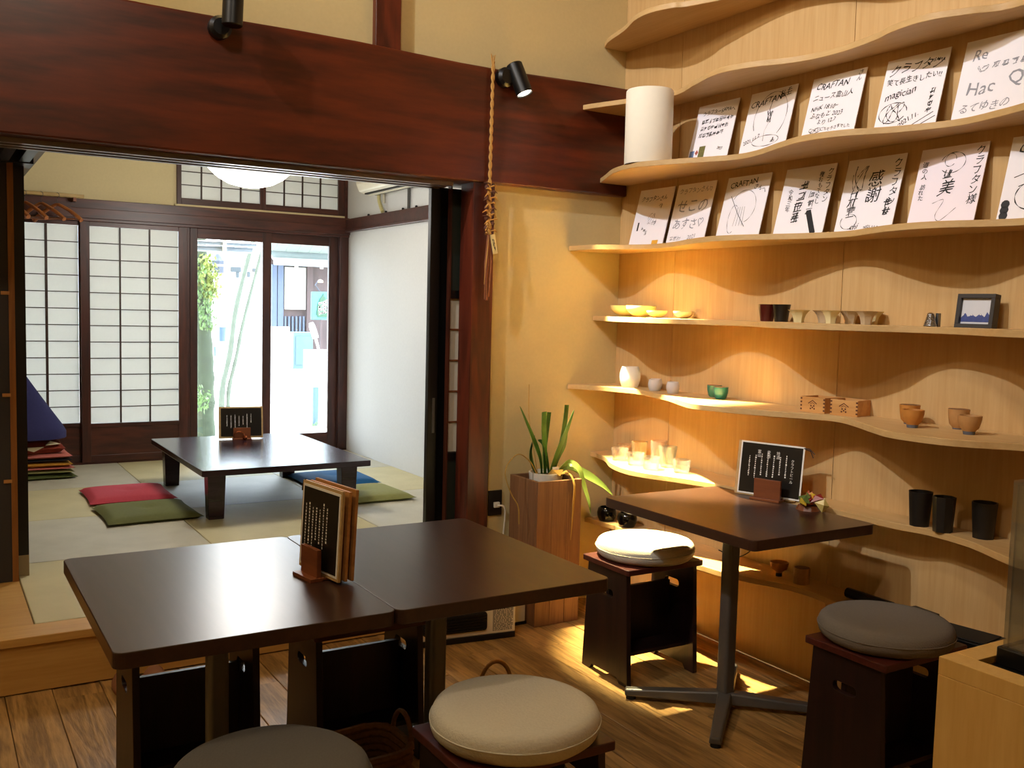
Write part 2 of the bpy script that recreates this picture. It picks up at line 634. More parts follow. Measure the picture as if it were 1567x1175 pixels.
M['tatami_a'] = tatami('tatami_weave', '#a5a08c', '#c0baa6', 'X')
M['tatami_b'] = tatami('tatami_weave_cross', '#b1a780', '#c7bc92', 'Y')  # different tone stands in for light catching the turned weave
gx, gy = [.33, 1.2, 2.09, BX], [3.862, 4.77, 5.68, 6.585, 7.49]
for i in range(3):
    for j in range(4):
        cx, cy = (gx[i] + gx[i + 1]) / 2, (gy[j] + gy[j + 1]) / 2
        hx, hy = (gx[i + 1] - gx[i]) / 2 - .0015, (gy[j + 1] - gy[j]) / 2 - .0015
        MB().box(-hx, hx, -hy, hy, -.055, 0).obj('tatami_mat', 'tatami_a' if (i + j) % 2 else 'tatami_b', pf, loc=(cx, cy, TZ), bevel=.004)

# ------------------------------------------------------------------ tatami room shell
wbk = MB()
wbk.box(-2.6, 1.64, BY + .03, BY + .12, KZ + .15, 3.0)
wbk.box(1.64, BX, BY + .03, BY + .12, 2.60, 3.0)
wbk.box(1.62, BX, BY + .002, BY + .05, 2.09, 2.118)
wbk.box(-2.6, .3, BY + .03, BY + .12, 0, 2.1)
wbk = wbk.obj('wall_back', 'plaster_cream')
struct(wbk, 'cream plaster wall above the paper screens of the tatami room')
ws = MB().box(BX, BX + .1, 4.0, 7.9, 0, 3.0).obj('wall_side', 'plaster_white')
struct(ws, 'pale plaster side wall of the tatami room')
struct(MB().box(-2.6, BX + .1, 4.0, 7.7, 2.9, 3.0).obj('ceiling_tatami', M['plaster_cream']))
struct(MB().box(-2.6, BX + .1, WY + .08, 4.0, 2.5, 3.0).obj('wall_lintel', M['plaster_cream']))
struct(MB().box(2.2, BX + .05, 4.0, 4.06, 0, 2.6).obj('wall_return', M['plaster_white']))
# kamoi rails of the tatami room
k1 = MB().box(-.2, BX, BY - .045, BY + .03, 1.945, 2.10).box(-.2, BX, BY - .06, BY - .04, 1.965, 2.035).obj('trim_4', 'dark_trim', bevel=.003)
struct(k1, 'dark wooden lintel rail above the paper screens')
k2 = MB().box(BX - .035, BX, 4.1, BY - .045, 1.99, 2.09).box(BX - .045, BX, 4.1, BY - .045, 1.985, 2.003).obj('trim_5', 'dark_trim', bevel=.003)
struct(k2, 'dark wooden picture rail along the pale side wall')
for i, y in enumerate((7.05, 6.72, 6.42, 6.2)):
    MB().lathe([(.008, 0), (.010, .006), (.009, .014), (0, .018)], 8).obj('hook', 'black_metal', k2, loc=(BX - .02, y, 2.088))
k3 = MB().box(2.905, BX, BY - .03, BY + .05, TZ, 2.0).obj('trim_6', 'dark_trim_z', bevel=.003)
struct(k3, 'dark corner post beside the glass door')
k3b = MB().box(1.70, 1.776 - .055, BY - .025, BY + .05, TZ, 1.95).obj('trim_7', 'dark_trim_z', bevel=.003)
struct(k3b, 'dark post between paper screen and glass door')
k4 = MB().box(-.2, BX, BY - .03, BY + .06, TZ - .03, TZ + .012).obj('trim_8', 'dark_trim')
struct(k4, 'dark wooden sill along the back of the tatami room')


def shoji(name, x0, x1, px0, px1, z0, z1, cols, rows, zt, zb, y=BY, label=None, vt=.011, ht=.006):
    """paper screen; frame x0..x1, paper px0..px1 by z0..z1"""
    r = struct(empty(name, ((x0 + x1) / 2, y, zb)), label)
    ox, oz = (x0 + x1) / 2, zb
    MB().box(x0 - ox, px0 - ox, -.016, .016, 0, zt - oz).obj('stile', 'dark_trim_z', r, bevel=.002)
    MB().box(px1 - ox, x1 - ox, -.016, .016, 0, zt - oz).obj('stile', 'dark_trim_z', r, bevel=.002)
    MB().box(px0 - ox, px1 - ox, -.016, .016, z1 - oz, zt - oz).obj('top_rail', 'dark_trim', r, bevel=.002)
    lo = z0 - .03 - oz if z0 - .03 - oz > .05 else 0
    MB().box(px0 - ox, px1 - ox, -.016, .016, lo, z0 - oz).obj('bottom_rail', 'dark_trim', r, bevel=.002)
    if z0 - .03 - oz > .05:
        MB().box(px0 - ox, px1 - ox, -.008, .008, .05, z0 - .03 - oz).obj('kick_board', 'dark_trim', r)
        MB().box(px0 - ox, px1 - ox, -.016, .016, 0, .05).obj('foot_rail', 'dark_trim', r, bevel=.002)
    cw, rh = (px1 - px0) / cols, (z1 - z0) / rows
    pm = MB().box(-cw / 2 + .001, cw / 2 - .001, 0, .0012, -rh / 2 + .0005, rh / 2 - .0005).mesh('paper_pane')
    for i in range(cols):
        for j in range(rows):
            mesh_obj('paper_pane', pm, 'shoji', r, loc=(px0 + cw * (i + .5) - ox, .004, z0 + rh * (j + .5) - oz))
    for i in range(1, cols):
        MB().box(-vt / 2, vt / 2, -.008, .003, 0, z1 - z0).obj('muntin', 'lattice', r, loc=(px0 + cw * i - ox, 0, z0 - oz))
    hm = MB().box(px0 - ox, px1 - ox, -.0065, .003, -ht / 2, ht / 2).mesh('cross_bar')
    for j in range(1, rows):
        mesh_obj('cross_bar', hm, 'lattice', r, loc=(0, 0, z0 + rh * j - oz))
    return r


shoji('door_1', .27, .99, .33, .955, .505, 1.915, 3, 12, 1.945, TZ + .012, y=BY + .012, label='paper screen behind the piled floor cushions', vt=.017)
shoji('door_2', .963, 1.70, 1.024, 1.637, .501, 1.913, 3, 12, 1.945, TZ + .012, y=BY - .022, label='sliding paper screen next to the glass door')
shoji('window_1', 1.635, 2.287, 1.667, 2.26, 2.165, 2.562, 4, 4, 2.60, 2.115, y=BY + .02, label='left leaf of the paper transom window')
shoji('window_2', 2.287, 2.955, 2.305, 2.90, 2.165, 2.562, 4, 4, 2.60, 2.115, y=BY + .02, label='second leaf of the paper transom window nearest the air conditioner')
struct(MB().box(2.955, BX, BY, BY + .05, 2.1, 2.62).obj('trim_9', 'dark_trim'))


def glass_door(name, x0, x1, gx0, gx1, y, label):
    ox = (x0 + x1) / 2
    r = struct(empty(name, (ox, y, TZ + .012)), label)
    b = TZ + .012
    MB().box(x0 - ox, gx0 - ox, -.016, .016, 0, 1.945 - b).obj('stile', 'dark_trim_z', r, bevel=.002)
    MB().box(gx1 - ox, x1 - ox, -.016, .016, 0, 1.945 - b).obj('stile', 'dark_trim_z', r, bevel=.002)
    MB().box(gx0 - ox, gx1 - ox, -.016, .016, 1.869 - b, 1.945 - b).obj('top_rail', 'dark_trim', r, bevel=.002)
    MB().box(gx0 - ox, gx1 - ox, -.016, .016, 0, .352 - b).obj('bottom_rail', 'dark_trim', r, bevel=.002)
    MB().box(gx0 - ox, gx1 - ox, -.002, .002, .352 - b, 1.869 - b).obj('glass_pane', 'glass', r)
    return r


glass_door('door_3', 1.722, 2.34, 1.776, 2.272, BY - .012, 'sliding glass door toward the mossy tree')
glass_door('door_4', 2.275, 2.904, 2.34, 2.827, BY + .026, 'sliding glass door toward the green sign')

# sliding leaves stacked beside the post
r = struct(empty('door_5', (2.018, 3.885, TZ)), 'dark sliding door with a paper grid window, stacked behind the post')
MB().box(0, .007, -.014, .014, 0, 1.73).obj('stile', 'dark_trim_z', r)
MB().box(.007, .6, -.01, .01, 1.27, 1.70).obj('board', 'green_black', r)
MB().box(.007, .6, -.01, .01, 0.02, .50).obj('board', 'green_black', r)
MB().box(.007, .6, -.014, .014, 1.235, 1.27).obj('rail', 'black_wood', r)
MB().box(.007, .6, -.014, .014, .50, .535).obj('rail', 'black_wood', r)
for j in range(5):
    z0, z1 = .535 + .14 * j, .535 + .14 * (j + 1)
    MB().box(.009, .3, 0, .002, z0 + .003, z1 - .003).obj('paper_pane', plain('grey_paper', '#d8d0c0', rough=.9) if j == 0 else M['grey_paper_'], r)
    if j == 0:
        M['grey_paper_'] = bpy.data.materials['grey_paper']
    MB().box(.007, .3, -.006, .004, z1 - .003, z1 + .003).obj('cross_bar', 'stand_wood', r)
r = struct(empty('door_6', (1.955, 3.955, TZ)), 'black sliding door stacked deepest beside the post')
MB().box(0, .05, -.016, .016, 0, 1.73).obj('stile', 'black_wood', r, bevel=.003)
MB().box(.05, .8, -.008, .008, 0, 1.73).obj('board', 'black_wood', r)
MB().box(.022, .034, -.019, -.014, .62, .78).obj('finger_pull', 'steel', r)
# leaves at the left of the tatami room
r = struct(empty('door_7', (.30, 4.5, TZ)), 'dark grey sliding door panel with an orange wooden edge')
MB().box(-.9, .003, -.015, .015, 0, 1.735).obj('board', plain('charcoal_panel', '#2b2624', rough=.6), r)
MB().box(.003, .026, -.02, .012, 0, 1.735).obj('edge_strip', wood('edge_strip_wood', '#7a4a1c', '#9a6428', 'z', var=0), r)
for z in (.42, .78, 1.2):
    MB().box(-.025, .006, -.022, -.014, z, z + .014).obj('edge_clip', 'menu_wood', r)
r = struct(empty('door_8', (.35, 4.58, TZ)), 'black door stile with a pale block at its foot')
MB().box(-.02, .022, -.02, .02, .09, 1.735).obj('stile', 'black_wood', r)
MB().box(-.018, .022, -.022, .02, 0.0, .09).obj('foot_block', plain('pale_block', '#9a8a68', rough=.6), r)
MB().box(-.9, -.02, -.01, .01, 0, 1.735).obj('board', 'black_wood', r)
lt = MB().box(-1.2, .40, 4.46, 4.63, KZ - .005, KZ + .12).box(.27, .31, 4.0, 4.46, KZ - .0, KZ + .1).box(.345, .385, 4.0, 4.46, KZ - .0, KZ + .1).obj('trim_10', 'black_wood')
struct(lt, 'black lintel over the dark sliding doors')
# dropped bulkhead above the corridor, its shade put into the grey-brown plaster
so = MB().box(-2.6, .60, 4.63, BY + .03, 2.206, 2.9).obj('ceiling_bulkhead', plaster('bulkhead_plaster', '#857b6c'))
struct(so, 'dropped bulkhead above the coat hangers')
#SHELVES
# ------------------------------------------------------------------ wavy shelves
TH = .022
SH = {
    0: (2.654, [(3.772, .13), (3.676, .177), (3.494, .228), (3.348, .286), (3.232, .30), (3.126, .27), (3.058, .225), (2.75, .13), (2.5, .17), (2.25, .29), (2.05, .27), (1.75, .13), (1.3, .3), (.8, .14)]),
    1: (2.345, [(3.772, .275), (3.69, .26), (3.45, .18), (3.25, .135), (3.06, .195), (2.92, .24), (2.825, .25), (2.70, .217), (2.606, .165), (2.5, .132), (2.36, .13), (2.208, .16), (2.124, .193), (2.026, .211), (1.95, .203), (1.87, .169), (1.72, .12), (1.3, .25), (.8, .14)]),
    2: (2.022, [(3.772, .14), (3.62, .215), (3.45, .30), (3.293, .341), (3.2, .332), (3.045, .268), (2.843, .178), (2.713, .182), (2.546, .242), (2.43, .278), (2.34, .284), (2.23, .26), (2.105, .19), (1.97, .145), (1.87, .137), (1.75, .168), (1.655, .2), (1.35, .32), (.8, .15)]),
    3: (1.70, [(3.772, .30), (3.6, .285), (3.48, .20), (3.36, .145), (3.19, .17), (3.0, .24), (2.84, .28), (2.7, .262), (2.55, .195), (2.4, .143), (2.28, .145), (2.15, .2), (2.03, .24), (1.88, .24), (1.65, .16), (1.35, .26), (.8, .15)]),
    4: (1.377, [(3.772, .15), (3.6, .20), (3.42, .285), (3.28, .305), (3.12, .265), (2.98, .175), (2.87, .14), (2.72, .165), (2.5, .285), (2.33, .32), (2.16, .26), (2.05, .18), (1.95, .15), (1.8, .18), (1.5, .31), (.8, .15)]),
    5: (1.052, [(3.772, .285), (3.645, .205), (3.524, .162), (3.42, .14), (3.273, .175), (3.123, .22), (2.957, .296), (2.833, .343), (2.75, .328), (2.625, .29), (2.5, .225), (2.4, .165), (2.31, .137), (2.2, .183), (2.055, .273), (1.954, .329), (1.864, .342), (1.77, .331), (1.697, .295), (1.586, .205), (1.4, .15), (.8, .3)]),
    6: (.722, [(3.772, .14), (3.7, .15), (3.6, .178), (3.45, .26), (3.30, .303), (3.18, .293), (3.08, .252), (2.948, .207), (2.807, .176), (2.6, .158), (2.4, .142), (2.2, .14), (2.05, .134), (1.957, .115), (1.868, .121), (1.778, .14), (1.709, .17), (1.638, .208), (1.542, .241), (1.3, .25), (.8, .15)]),
    7: (.40, [(3.772, .16), (3.57, .134), (3.35, .17), (3.1, .235), (2.887, .256), (2.809, .252), (2.717, .24), (2.589, .19), (2.517, .158), (2.442, .14), (2.3, .15), (2.0, .22), (1.85, .24), (1.7, .2), (1.3, .14), (.8, .2)]),
}
SL = ['topmost wavy plywood shelf, empty and mostly above the picture', 'wavy plywood shelf just above the upper row of signed cards',
      'wavy plywood shelf carrying the upper row of signed cards and the white paper roll', 'wavy plywood shelf carrying the lower row of signed cards',
      'wavy plywood shelf with pale bowls, flared cups and a small framed picture', 'wavy plywood shelf with frosted cups, teal cups and wooden boxes',
      'wavy plywood shelf with glass tumblers and three black cups', 'lowest wavy plywood shelf, behind the round stools']
SZ = {}
for k, (zt, pts) in SH.items():
    SZ[k] = zt
    c = catmull([(a, b, 0) for a, b in pts], 6)
    front = [(WX - p.y, p.x) for p in c]
    poly = [(WX - .0005, front[0][1])] + front + [(WX - .0005, front[-1][1])]
    n = len(front)
    v = [(x, y, -TH) for x, y in front] + [(WX - .0005, y, -TH) for x, y in front] + [(x, y, 0) for x, y in front] + [(WX - .0005, y, 0) for x, y in front]
    f = []
    for i in range(n - 1):
        f += [(i, i + 1, n + i + 1, n + i), (2 * n + i, 3 * n + i, 3 * n + i + 1, 2 * n + i + 1), (i, 2 * n + i, 2 * n + i + 1, i + 1), (n + i, n + i + 1, 3 * n + i + 1, 3 * n + i)]
    f += [(0, n, 3 * n, 2 * n), (n - 1, 3 * n - 1, 4 * n - 1, 2 * n - 1)]
    o = MB().add([(x - WX, y - 2.3, z) for x, y, z in v], f).obj('wall_shelf', 'ply_flat', loc=(WX, 2.3, zt), smooth=True, bevel=.0015, seg=1)
    tag(o, SL[k], 'shelf', 'wavy shelves on the plywood wall')

# ------------------------------------------------------------------ signed cards
CW, CH = .242, .272


def scribble(mb, cx, cz, w, h, n, seed, lw=.0022, y=-.0004, loops=1.0):
    q = random.Random(seed)
    a0, fx, fz = q.uniform(0, 6), q.uniform(1.5, 2.6) * loops, q.uniform(2.0, 3.6) * loops
    pts = [(cx + w / 2 * math.sin(a0 + fx * t * 6.28 / n) * (0.7 + .3 * math.sin(t * .9)), cz + h / 2 * math.sin(fz * t * 6.28 / n + q.uniform(-.25, .25))) for t in range(n)]
    pts = [(p.x, p.y) for p in catmull([(a, b, 0) for a, b in pts], 4)]
    mb.ribbon(pts, lw * 1.5, y)


def kanji(mb, cx, cz, s, seed, lw=.002, y=-.0004):
    q = random.Random(seed)
    lw *= 1.35
    for i in range(q.randint(5, 8)):
        if q.random() < .55:
            z = cz + q.uniform(-.45, .45) * s
            a = q.uniform(.2, .5) * s
            mb.ribbon([(cx - a, z - .04 * s), (cx + a, z + .06 * s)], lw, y)
        else:
            x = cx + q.uniform(-.4, .4) * s
            a = q.uniform(.2, .5) * s
            mb.ribbon([(x + .08 * s, cz + a), (x, cz), (x - q.uniform(-.1, .25) * s, cz - a)], lw, y)


def line_(mb, x0, z0, x1, z1, lw=.002):
    mb.ribbon([(x0, z0), (x1, z1)], lw * 1.4, -.0004)


def circle_(mb, cx, cz, rx, rz, a0=0, a1=360, lw=.002, n=20):
    mb.ribbon([(cx + rx * math.cos(math.radians(a0 + (a1 - a0) * i / n)), cz + rz * math.sin(math.radians(a0 + (a1 - a0) * i / n))) for i in range(n + 1)], lw * 1.5, -.0004)


def txt(mb, s, x, z, size, vert=False, lean=0.15, rot=0.0, align='LEFT'):
    for k, dx in enumerate((0, .0007)):
        n0 = len(mb.v)
        mesh_into(mb, text_mesh(s, size, align, vert, lean), T(x + dx, -.0004 - .00005 * k, z + dx * .5) @ Matrix.Rotation(-rot, 4, 'Y'))
        ph = x * 900 + z * 700
        for i in range(n0, len(mb.v)):      # unsteady hand
            a, b, c = mb.v[i]
            mb.v[i] = (a + .0022 * math.sin(c * 95 + ph) + .001 * math.sin(c * 210 + a * 130), b, c + .0028 * math.sin(a * 75 + ph * 1.3) + .001 * math.sin(a * 190))


def card(y_left, zs, label, draw, mat='card', tilt=None, ink='ink'):
    """y_left: world y of the card's left edge as seen; stands on shelf zs, leaning on the wall"""
    lean = math.asin(.066 / CH)
    r = empty('signed_card', (WX - .08, y_left, zs), rot=(-lean, 0, -math.pi / 2))
    tag(r, label, 'card', 'signed cards on the wavy shelves')
    MB().box(0, CW, 0, .003, 0, CH).obj('card_board', mat, r)
    mb = MB()
    draw(mb, r)
    tag(mb.obj('handwriting', ink, r, recalc=False), kind='stuff')
    return r


def c_u1(mb, r):
    txt(mb, 'クラフターSAMAへ', .035, .225, .0225)
    for i, zz in enumerate((.195, .165, .135)):
        for j in range(9 - i):
            kanji(mb, .05 + j * .021, zz, .02, 40 + i * 10 + j, .0016)
    txt(mb, '2023', .17, .06, .016)
    ph = MB().box(.0, .10, -.001, 0, .0, .082)
    ph.obj('sticker', M['card'], r)
    d = MB().box(.03, .10, -.0018, -.001, .004, .03)
    d.obj('sticker_print', plain('sticker_brown', '#5a4430', rough=.6), r)
    MB().box(.062, .098, -.0018, -.001, .032, .085).obj('sticker_print', plain('sticker_olive', '#6e6a3c', noise=.5, scale=60), r)
    MB().box(.008, .034, -.0018, -.001, .036, .07).obj('sticker_print', plain('sticker_blue', '#6a7ea6', noise=.3), r)
    MB().prism([(.04, 0), (.05, .012), (.06, 0), (.05, -.012)], 0, .0008, Matrix.Translation((0, -.001, .06)) @ Matrix.Rotation(math.pi / 2, 4, 'X')).obj('sticker_print', plain('sticker_red', '#a8503c'), r)


def c_u2(mb, r):
    txt(mb, 'CRAFTAN', .012, .205, .036, rot=.12)
    kanji(mb, .175, .245, .03, 3)
    kanji(mb, .205, .25, .03, 4)
    circle_(mb, .13, .16, .085, .10, -50, 210, .0022)
    mb.ribbon([(.13, .24), (.12, .19), (.135, .15), (.115, .10), (.118, .06)], .003, -.0004)
    circle_(mb, .13, .06, .07, .022, 0, 360, .002)
    scribble(mb, .125, .16, .03, .05, 12, 5, .003)
    txt(mb, '2021.11.2', .015, .05, .022, rot=.35)
    kanji(mb, .17, .06, .025, 8)


def c_u3(mb, r):
    txt(mb, 'CRAFTAN', .02, .222, .034)
    txt(mb, 'さん', .205, .25, .022, vert=True)
    txt(mb, 'ニュース富山人', .02, .18, .026)
    txt(mb, 'NHK 18:10~', .02, .142, .024)
    txt(mb, 'ふなもと 2023', .02, .112, .024)
    txt(mb, 'より 12.7', .06, .086, .022)
    scribble(mb, .06, .062, .06, .02, 12, 12, .002)
    txt(mb, 'ごちそうさまでした', .085, .058, .015)
    txt(mb, '良縁の料理サイコーでしたよ', .006, .018, .018)


def c_u4(mb, r):
    txt(mb, 'クラフタン', .012, .215, .042, lean=.3)
    txt(mb, 'SAMA', .185, .232, .017)
    txt(mb, '笑て長生きしたい!!', .012, .178, .025)
    txt(mb, 'magician', .018, .125, .036, lean=.3, rot=.1)
    scribble(mb, .065, .075, .085, .065, 26, 21, .0028)
    circle_(mb, .065, .075, .055, .036, 0, 330, .0026)
    for i in range(4):
        kanji(mb, .205, .13 - i * .022, .02, 50 + i)
    txt(mb, '2021.11.', .10, .015, .024, rot=.5)
    line_(mb, .13, .01, .225, .055)
    line_(mb, .17, .012, .235, .04)


def c_u5(mb, r):
    txt(mb, 'Re', .03, .20, .05)
    scribble(mb, .07, .17, .05, .02, 10, 31)
    for i in range(4):
        kanji(mb, .12 + i * .03, .175, .022, 60 + i)
    txt(mb, 'Hac', .03, .085, .06)
    txt(mb, 'Q', .165, .10, .065)
    txt(mb, 'るてゆきの', .02, .03, .034)


def c_l1(mb, r):
    txt(mb, 'クラフタンさん', .02, .215, .026)
    kanji(mb, .17, .185, .025, 2, .0014)
    scribble(mb, .13, .13, .06, .05, 10, 41, .0012)
    kanji(mb, .15, .11, .03, 5, .0012)
    for i in range(3):
        kanji(mb, .075 + .015 * i, .085 - i * .012, .02, 70 + i, .0012)
    mb.box(.034, .044, -.0006, -.0002, .075, .115)
    MB().box(.165, .205, -.001, 0, 0.0, .025).obj('sticker', plain('sticker_yellow', '#dca63a'), r)


def c_l2(mb, r):
    txt(mb, 'クラフタンさん♡', .015, .23, .027)
    txt(mb, 'せこの', .02, .145, .066, lean=.2)
    txt(mb, 'あすさ♡', .015, .07, .052, lean=.2)
    for i in range(3):
        kanji(mb, .03 + i * .025, .025, .022, 80 + i, .0012)
    txt(mb, '2021', .13, .02, .026)


def c_l3(mb, r):
    txt(mb, 'CRAFTAN', .02, .225, .034, rot=.05)
    txt(mb, 'さんへ', .155, .215, .024, rot=-.3)
    mb.ribbon([(.04, .19), (.10, .11), (.15, .055)], .0026, -.0004)
    circle_(mb, .12, .14, .07, .07, -70, 150, .0016)
    circle_(mb, .075, .09, .025, .06, 60, 300, .0016)
    for i in range(4):
        mb.ribbon([(.085 + i * .017, .06), (.095 + i * .012, .14)], .0014, -.0004)
    txt(mb, '2021.11.', .09, .008, .016)


def c_l4(mb, r):
    txt(mb, 'クラフタン', .205, .235, .028, vert=True, lean=0)
    txt(mb, '様おもてなし', .17, .225, .022, vert=True, lean=0)
    txt(mb, '令和三年', .035, .17, .024, vert=True, lean=0)
    for i in range(4):
        kanji(mb, .105 - .004 * i, .20 - i * .042, .042, 90 + i, .003)
    for i in range(3):
        kanji(mb, .155, .16 - i * .035, .03, 95 + i, .002)
    mx = Matrix.Translation((.175, 0, .05)) @ Matrix.Rotation(-.45, 4, 'Y')
    mb.box(-.012, .012, -.0006, -.0002, -.05, .05, mx)


def c_l5(mb, r):
    txt(mb, 'クラフタン', .198, .23, .036, vert=True, lean=0)
    kanji(mb, .205, .10, .034, 101, .003)
    kanji(mb, .205, .07, .034, 102, .003)
    txt(mb, '感謝', .105, .17, .062, vert=True, lean=0)
    scribble(mb, .065, .20, .09, .09, 30, 103, .0022)
    for i in range(3):
        kanji(mb, .055, .14 - i * .033, .04, 104 + i, .0024)
    circle_(mb, .055, .04, .035, .028, 150, 480, .002)
    txt(mb, 'chi', .065, .012, .03)
    txt(mb, '2021.11.5', .12, .008, .016)


def c_l6(mb, r):
    txt(mb, 'クラフタン様', .20, .235, .034, vert=True, lean=0)
    txt(mb, '道の人', .015, .21, .022, vert=True, lean=0)
    txt(mb, '訪れた', .02, .135, .02, vert=True, lean=0)
    circle_(mb, .125, .215, .045, .035, -140, 160, .002)
    circle_(mb, .115, .225, .02, .022, 0, 320, .0016)
    txt(mb, '美', .09, .11, .055)
    kanji(mb, .115, .18, .035, 110, .002)
    mb.ribbon([(p.x, p.y) for p in catmull([(.08, .08, 0), (.12, .09, 0), (.10, .04, 0), (.12, .02, 0), (.17, .06, 0)], 6)], .002, -.0004)
    txt(mb, '2022.10.2', .02, .004, .014)


def c_l7(mb, r):
    txt(mb, 'CRAFTAN', .025, .215, .042)
    line_(mb, .03, .14, .12, .17)
    line_(mb, .05, .11, .13, .14)
    circle_(mb, .10, .08, .055, .045, 60, 300, .003)
    for i in range(3):
        mb.lathe([(0, 0), (.014, 0), (.014, .0006), (0, .0006)], 10, T(.02, -.0004, .02 + i * .018) @ Matrix.Rotation(math.pi / 2, 4, 'X'))


z2, z3 = SZ[2], SZ[3]
card(3.225, z2, 'white signed card with photo stickers at its foot, beside the paper roll', c_u1)
card(2.915, z2, 'white card with a big looping autograph across its whole face, upper row', c_u2)
card(2.597, z2, 'white card with seven neat handwritten lines, upper row', c_u3)
card(2.268, z2, 'white card reading magician above a circled scrawl, upper row', c_u4)
card(1.97, z2, 'white card with large faint grey letters, upper row', c_u5, ink='grey_ink')
card(3.605, z3, 'faintly written card with a yellow sticker at its foot, leftmost in the lower row', c_l1)
card(3.34, z3, 'card with round childlike writing and hearts, lower row', c_l2, ink='grey_ink')
card(3.028, z3, 'card with one large crossed loop signature, lower row', c_l3)
card(2.709, z3, 'card with vertical brush writing and a slanted black stamp, lower row', c_l4)
card(2.413, z3, 'card with bold black brush writing of thanks in three columns, lower row', c_l5)
card(2.112, z3, 'pinkish card with thin vertical brush strokes, lower row', c_l6, mat='card_pink')
card(1.795, z3, 'card cut off by the picture edge with three black dots, lower row', c_l7)

# white paper roll on the upper card shelf
o = empty('paper_roll', (2.638, 3.27, SZ[2]))
tag(o, 'tall white paper cylinder standing beside the upper row of cards', 'paper roll')
M['roll'] = plain('roll_paper', '#efe6d2', rough=.9, noise=.03)
MB().lathe([(.099, 0), (.100, .003), (.100, .303), (.096, .308), (.02, .309), (.02, .0), (.099, 0)], 40).obj('sheet_wrap', 'roll', o, smooth=True)
MB().lathe([(.019, .002), (.022, .002), (.022, .31), (.019, .31), (.019, .002)], 20).obj('core', 'menu_tan', o)

# ------------------------------------------------------------------ shelf crockery


def pot(name, prof, mat, loc, label, cat, group=None, seg=28, parts=None, wob=None, scale=1.0):
    r = empty(name, loc, R.uniform(0, 6))
    tag(r, label, cat, group)
    MB().lathe([(a * scale, b * scale) for a, b in prof], seg, wob=wob).obj('body', mat, r, smooth=True)
    for nm, pr, mt in (parts or []):
        MB().lathe([(a * scale, b * scale) for a, b in pr], seg, wob=wob).obj(nm, mt, r, smooth=True)
    return r


def cupprof(rb, rt, h, t=.003, bulge=0.0, foot=0.0):
    out = []
    n = 6
    for i in range(n + 1):
        s = i / n
        out.append((rb + (rt - rb) * s + bulge * math.sin(s * math.pi), foot + (h - foot) * s))
    inner = [(max(r - t, .001), max(z, foot + .004)) for r, z in out]
    p = [(0, 0), (rb * .75, 0), (rb * .75, foot)] if foot else [(0, 0)]
    return p + out + inner[::-1] + [(0, foot + .004)]


M['celadon'] = plain('pale_yellow_glaze', '#d6c98c', rough=.25, noise=.08, scale=30)
M['celadon_grey'] = plain('grey_glaze', '#9c9078', rough=.35, noise=.1, scale=30)
M['rim_brown'] = plain('brown_rim_glaze', '#8a7048', rough=.3)
M['lacquer_red'] = plain('dark_red_glaze', '#4a120c', rough=.3)
M['lacquer_black'] = plain('black_glaze', '#120d0b', rough=.32)
M['cup_cream'] = plain('cream_glaze', '#d8cc9c', rough=.35, noise=.06)
M['cup_clay'] = plain('pale_clay_glaze', '#b7a384', rough=.5, noise=.08)
M['frost'] = see_glass('frosted_glass', tint=(.95, .94, .92), gloss=.05, body=.72, bodycol=(.95, .93, .92))
M['teal'] = plain('teal_glaze', '#1f6a66', rough=.3, noise=.1)
M['teal_green'] = plain('green_teal_glaze', '#3c7860', rough=.3, noise=.1)
M['terracotta'] = plain('red_inner_glaze', '#a85a38', rough=.4)
M['orange_clay'] = plain('orange_clay', '#c08038', rough=.55, noise=.15, scale=60, bump=.1)
M['orange_pale'] = plain('pale_orange_clay', '#b98a54', rough=.55, noise=.15, scale=60, bump=.1)
M['blue_grey_foot'] = plain('blue_grey_foot', '#5c606c', rough=.5)
M['hinoki'] = wood('cypress_box', '#c08848', '#d6a262', 'x', rough=.5, var=.06)
M['burn'] = plain('burnt_stamp', '#5c2e14', rough=.7)
z4, z5, z6, z7 = SZ[4], SZ[5], SZ[6], SZ[7]
BOWL = cupprof(.032, .068, .052, .004, .012, .006)
SB = cupprof(.02, .046, .032, .003, .008, .004)
pot('bowl', BOWL, 'celadon', (2.80, 3.60, z4), 'large pale yellow bowl at the end of the shelf, partly behind its twin', 'bowl', 'bowls on the bowl shelf')
pot('bowl', BOWL, 'celadon', (2.755, 3.425, z4), 'large pale yellow bowl in front of its twin', 'bowl', 'bowls on the bowl shelf')
pot('small_bowl', SB, 'celadon', (2.735, 3.29, z4), 'small pale bowl nearest the two large yellow bowls', 'bowl', 'bowls on the bowl shelf')
pot('small_bowl', SB, 'celadon_grey', (2.83, 3.225, z4), 'small greyish bowl half hidden between two other small bowls', 'bowl', 'bowls on the bowl shelf')
pot('small_bowl', SB, 'celadon_grey', (2.75, 3.13, z4), 'small greyish bowl with pale rim, last of the bowls toward the red cup', 'bowl', 'bowls on the bowl shelf')
TC = cupprof(.024, .034, .066, .003)
pot('tapered_cup', TC, 'lacquer_red', (2.80, 2.708, z4), 'dark red tapered cup touching the black one', 'cup', 'tapered cups on the bowl shelf')
pot('tapered_cup', TC, 'lacquer_black', (2.80, 2.634, z4), 'black tapered cup touching the dark red one', 'cup', 'tapered cups on the bowl shelf')
hexw = lambda a, z: 1.0 / max(math.cos((a % (math.pi / 3)) - math.pi / 6), .87) * .93
FC = [(0, 0), (.017, 0), (.018, .012), (.022, .026), (.031, .040), (.038, .046), (.034, .046), (.019, .026), (0, .012)]
